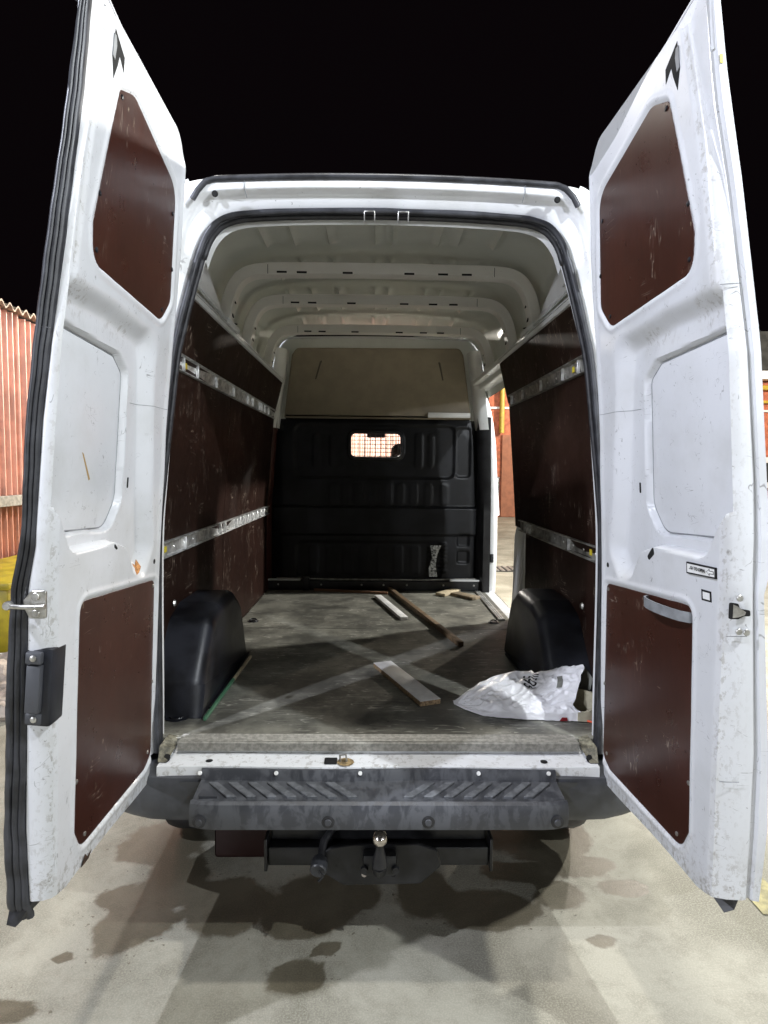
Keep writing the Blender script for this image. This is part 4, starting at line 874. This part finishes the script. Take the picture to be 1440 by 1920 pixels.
am = sstep(.0, .12, U)*(.35+.65*sstep(.02, .2, Vv)*sstep(.98, .86, Vv))
w = .012*(rid(U*6+Vv*4, Vv*5-U*3, 11)-.6)+.008*(rid(U*11-Vv*7, Vv*9+U*6, 12)-.6)+.0045*(rid(U*23+Vv*5, Vv*16-U*9, 15)-.6)+.016*(vnoise(U*4+3, Vv*3, 16)-.5)
Zb = np.maximum(Zb+w*am, .0015); Yb = Yb-w*am*.5
endx = np.interp(vv, [0, .12, .24, .52, .80, .9, 1], [.815, .80, .775, .80, .845, .85, .84])
Xb = .318+(endx[None, :]-.318)*U+.006*(vnoise(U*5, Vv*12, 18)-.5)*sstep(.1, .4, U)+.012*(vnoise(Vv*9, U*0+2, 19)-.5)*sstep(.8, 1, U)
Zb = Zb+FZ0
BAGM, _nt, _b = newmat('white_polythene'); _b.inputs['Base Color'].default_value = (.86, .85, .86, 1); _b.inputs['Roughness'].default_value = .34
bump(_nt, _b, noise(_nt, coord(_nt, (1, 2, 1)), 30, 4, .6, 1.5), .25, .008)
bag = mesh('carrier_bag', np.stack([Xb, Yb, Zb], -1).reshape(-1, 3), gridfaces(nu, nv), BAGM, None, True, 80)
tag(bag, 'crumpled white plastic carrier bag lying on the right of the van floor', 'bag')
INSIDE = principled('bag_inside_grey', (.20, .20, .175), .7)
P = np.array([[(x, y, z) for x, y, z in ((.80, 2.46, .70), (.835, 2.47, .80), (.850, 2.475, .875))], [(.845, 2.44, .70), (.868, 2.45, .78), (.880, 2.455, .83)]]); surf('back_sheet', P, INSIDE, bag)
def bagpt(u, v):
    a = float(np.clip(u*(nu-1), 0, nu-1.001)); b = float(np.clip(v*(nv-1), 0, nv-1.001)); i, j = int(a), int(b); a -= i; b -= j
    return Vector([float((A[i, j]*(1-a)+A[i+1, j]*a)*(1-b)+(A[i, j+1]*(1-a)+A[i+1, j+1]*a)*b) for A in (Xb, Yb, Zb)])
def bagmap(u0, v0, ux, vy):
    """returns f(x,y)->point: x along the bag, y down the slope, lying on the sheet"""
    def f(x, y, off=.0012):
        u = u0+x/ux; v = v0-y/vy; p = bagpt(u, v); a = bagpt(u+.03, v)-bagpt(u-.03, v); b = bagpt(u, v+.03)-bagpt(u, v-.03); n = a.cross(b).normalized()
        if n.z < 0: n = -n
        return p+n*off
    return f
f = bagmap(.60, .66, .50, .48)
cu = bpy.data.curves.new('bag_print', 'FONT'); cu.body = "''595"; cu.size = .068; cu.align_x = 'CENTER'; cu.align_y = 'CENTER'; cu.offset = .0005; cu.resolution_u = 3
to = bpy.data.objects.new('bag_print', cu); COL.objects.link(to); me = bpy.data.meshes.new_from_object(to.evaluated_get(bpy.context.evaluated_depsgraph_get())); bpy.data.objects.remove(to)
bm = bmesh.new(); bm.from_mesh(me); bmesh.ops.triangulate(bm, faces=bm.faces); bmesh.ops.subdivide_edges(bm, edges=[e for e in bm.edges if e.calc_length() > .006], cuts=2)
for v in bm.verts: v.co = f(v.co.y, v.co.x+.25*v.co.y, .0022)
bmobj('bag_print', bm, INKP, bag)
f = bagmap(.84, .60, .50, .55)
hs = [(-.013, .040), (.004, .046), (.014, -.020), (.008, -.044), (-.006, -.044)]
V = []
for k in range(9):
    t = k/8
    for q in (0, 1): V.append(f((-.012+.022*q)+.006*(1-t), .044-.088*t, .0024))
mesh('handle_hole', V, gridfaces(9, 2), INSIDE, bag)
mesh('red_print', [(.712, 2.345, .6955), (.745, 2.345, .6955), (.742, 2.343, .710), (.722, 2.343, .711)], [(0, 1, 2, 3)], principled('red_print', (.25, .01, .015), .5), bag)
# curled foam sheet poking out of the bag
FOAM = principled('beige_foam', (.46, .42, .30), .85, nz=(30, .12), bumpv=(200, .2, .001))
P = []
cur = [(.77, 2.43, .09), (.80, 2.435, .095), (.835, 2.43, .092), (.862, 2.415, .085), (.875, 2.39, .072), (.868, 2.365, .055), (.845, 2.35, .036), (.815, 2.345, .020), (.785, 2.35, .010)]
ft = .010
for i, (x, y, w) in enumerate(cur):
    z0 = FZ0+.006; z1 = FZ0+.03+w*.75
    d = Vector(cur[min(i+1, len(cur)-1)][:2])-Vector(cur[max(i-1, 0)][:2]); nrm = Vector((-d.y, d.x)).normalized()
    P.append([(x, y, z0), (x, y, z1), (x+nrm.x*ft, y+nrm.y*ft, z1), (x+nrm.x*ft, y+nrm.y*ft, z0)])
P = np.array(P); n_, m_ = P.shape[:2]
fo = mesh('foam_curl', P.reshape(-1, 3), gridfaces(n_, m_, True)+[(0, 1, 2, 3), tuple((n_-1)*4+i for i in range(4))], FOAM, None, True, 40); tag(fo, 'curled beige foam strip poking out of the plastic bag', 'foam')
orr = tube('orange_cord', [(.82, 2.335, .700), (.835, 2.32, .702), (.85, 2.318, .700), (.865, 2.33, .703), (.85, 2.335, .706), (.84, 2.325, .704), (.87, 2.31, .699)], .004, principled('orange_cord', (.85, .10, .03), .5), None, 6); tag(orr, 'scrap of bright orange cord under the foam strip', 'cord')
# ================================================================ surroundings, left: corrugated wall
cw = empty('corrugated_wall', (-4, 7.5, 0), 'salmon pink corrugated metal wall beyond the left door', 'wall')
def corrugated(name, x, y0, y1, z0, z1, mat, parent, pitch=.105, dep=.034, axis_='y', skew=0):
    n = int((y1-y0)/pitch*8)+1; t = np.linspace(y0, y1, n); w = dep*np.clip(np.sin(t/pitch*2*math.pi)*1.5, -1, 1)
    P = []
    for z in (z0, z1):
        P.append(np.stack([np.full(n, x)+w, t, np.full(n, z)], 1) if axis_ == 'y' else np.stack([t, np.full(n, x)+w, np.full(n, z)], 1))
    return surf(name, np.array(P), mat, parent, auto=30)
k = 0
for y0 in np.arange(3.2, 12.6, .76):
    corrugated('wall_sheet', -4.0+.02*(k % 2), y0, y0+.79, .0, 3.32+.015*math.sin(k*2.1), PINK if k % 3 else PINK2, cw); k += 1
box('wall_rail', (-3.96, 3.2, 1.24), (-3.90, 12.6, 1.355), GREYW, cw, .006, 1)
rf = []
for y0 in np.arange(3.2, 12.6, 1.05):
    n = 60; t = np.linspace(y0, y0+1.08, n); w = .03*np.sin(t/.15*2*math.pi)
    surf('roof_sheet', np.array([np.stack([np.full(n, x), t, z+w], 1) for x, z in ((-3.86, 3.355), (-3.86, 3.335), (-6.2, 3.95))]), ROOFB, cw, auto=30)
ft_ = empty('front_wall', (-1.5, 12.6, 0), 'pale pink corrugated wall ahead of the van seen through the bulkhead window', 'wall')
k = 0
for x0 in np.arange(-4.0, 1.2, .76):
    corrugated('wall_sheet', 12.6+.02*(k % 2), x0, x0+.79, 0, 3.4, PINK2, ft_, axis_='x'); k += 1
# yellow steel container
yb = empty('yellow_container', (-3.62, 5.9, 0), 'yellow painted steel container standing in front of the pink wall', 'container')
box('container_body', (-3.86, 5.02, .09), (-3.02, 6.9, .66), YBOX, yb, .012, 2)
box('container_rim', (-3.88, 5.0, .655), (-3.0, 6.92, .715), YBOX, yb, .01, 2)
tube('container_handle', [(-3.45, 5.0, .17), (-3.3, 4.975, .165), (-3.06, 4.97, .14), (-3.02, 5.0, .135)], .012, STEEL, yb, 8)
for x in (-3.8, -3.1): box('container_skid', (x-.04, 5.05, .0), (x+.04, 6.85, .09), BLACKM, yb)
rb = empty('rubble_heap', (-2.75, 4.3, 0), 'low heap of dirty broken concrete beside the yellow container', 'rubble')
for i in range(26):
    bm = bmesh.new(); bmesh.ops.create_icosphere(bm, subdivisions=2, radius=1)
    sz = random.uniform(.06, .17); cx, cy = random.uniform(-3.2, -2.35), random.uniform(3.9, 4.95)
    sd_ = random.random()*50
    for v in bm.verts:
        nn = .7+.6*float(vnoise(np.array(v.co.x*1.6+sd_), np.array(v.co.y*1.6+v.co.z*2.1+sd_), 4)); v.co = Vector((v.co.x*sz*1.2*nn+cx, v.co.y*sz*nn+cy, max(0.001, v.co.z*sz*.75*nn+sz*.35)))
    bmobj('stone', bm, STONE, rb, True, 30)
# ---- surroundings, right
fwl = empty('red_building', (13, 22.2, 0), 'red plastered building across the yard seen past the side door and right door', 'building')
box('wall', (1.6, 22, 0), (30, 22.3, 4.95), RED, fwl)
rfm = box('roof', (1.4, 21.5, 5.28), (30.2, 24.5, 6.6), DKROOF, fwl); box('fascia', (1.4, 21.45, 4.96), (30.2, 21.9, 5.24), WHT, fwl)
box('door_board', (4.55, 21.93, .02), (7.4, 21.99, 2.95), BRN, fwl)
box('white_conduit', (1.6, 21.92, 3.86), (30, 21.98, 3.93), WHT, fwl)
box('window_band', (13.2, 21.9, 1.35), (17, 21.98, 2.05), DKROOF, fwl); box('window_frame', (13.1, 21.88, 2.05), (17.1, 21.97, 2.25), WHT, fwl); box('window_frame', (13.1, 21.88, 1.15), (17.1, 21.97, 1.35), WHT, fwl)
gp_ = empty('gas_pipe', (4.5, 21.8, 0), 'yellow gas pipe fixed along the red building', 'pipe')
tube('riser', [(4.5, 21.85, 3.0), (4.5, 21.85, 4.75)], .09, YPIPE, gp_, 8); tube('run', [(1.8, 21.8, 4.75), (4.5, 21.8, 4.75), (29, 21.8, 4.62)], .09, YPIPE, gp_, 8); tube('run', [(12, 21.85, 4.2), (29, 21.85, 4.3)], .05, YPIPE, gp_, 6)
lc = box('low_barrier', (13.0, 20.4, 0), (17.0, 20.8, .8), WHT, None, .05, 2); tag(lc, 'low pale barrier in front of the red building at far right', 'barrier')
dg_ = empty('drain_grate', (2.4, 10.3, 0), 'iron drain grate in the yard outside the side door', 'drain')
box('grate_frame', (1.2, 10.05, .0), (3.6, 10.6, .008), DARK, dg_)
for i in range(24): box('grate_bar', (1.22+.1*i, 10.08, .008), (1.275+.1*i, 10.57, .022), ALUD, dg_)
yl = mesh('yellow_line', [(1.47, 2.20, .004), (1.60, 2.18, .004), (1.60, 6.5, .004), (1.47, 6.5, .004)], [tuple(range(4))], YPAINT, None); tag(yl, 'worn yellow painted line on the concrete beyond the right door', 'paint mark')
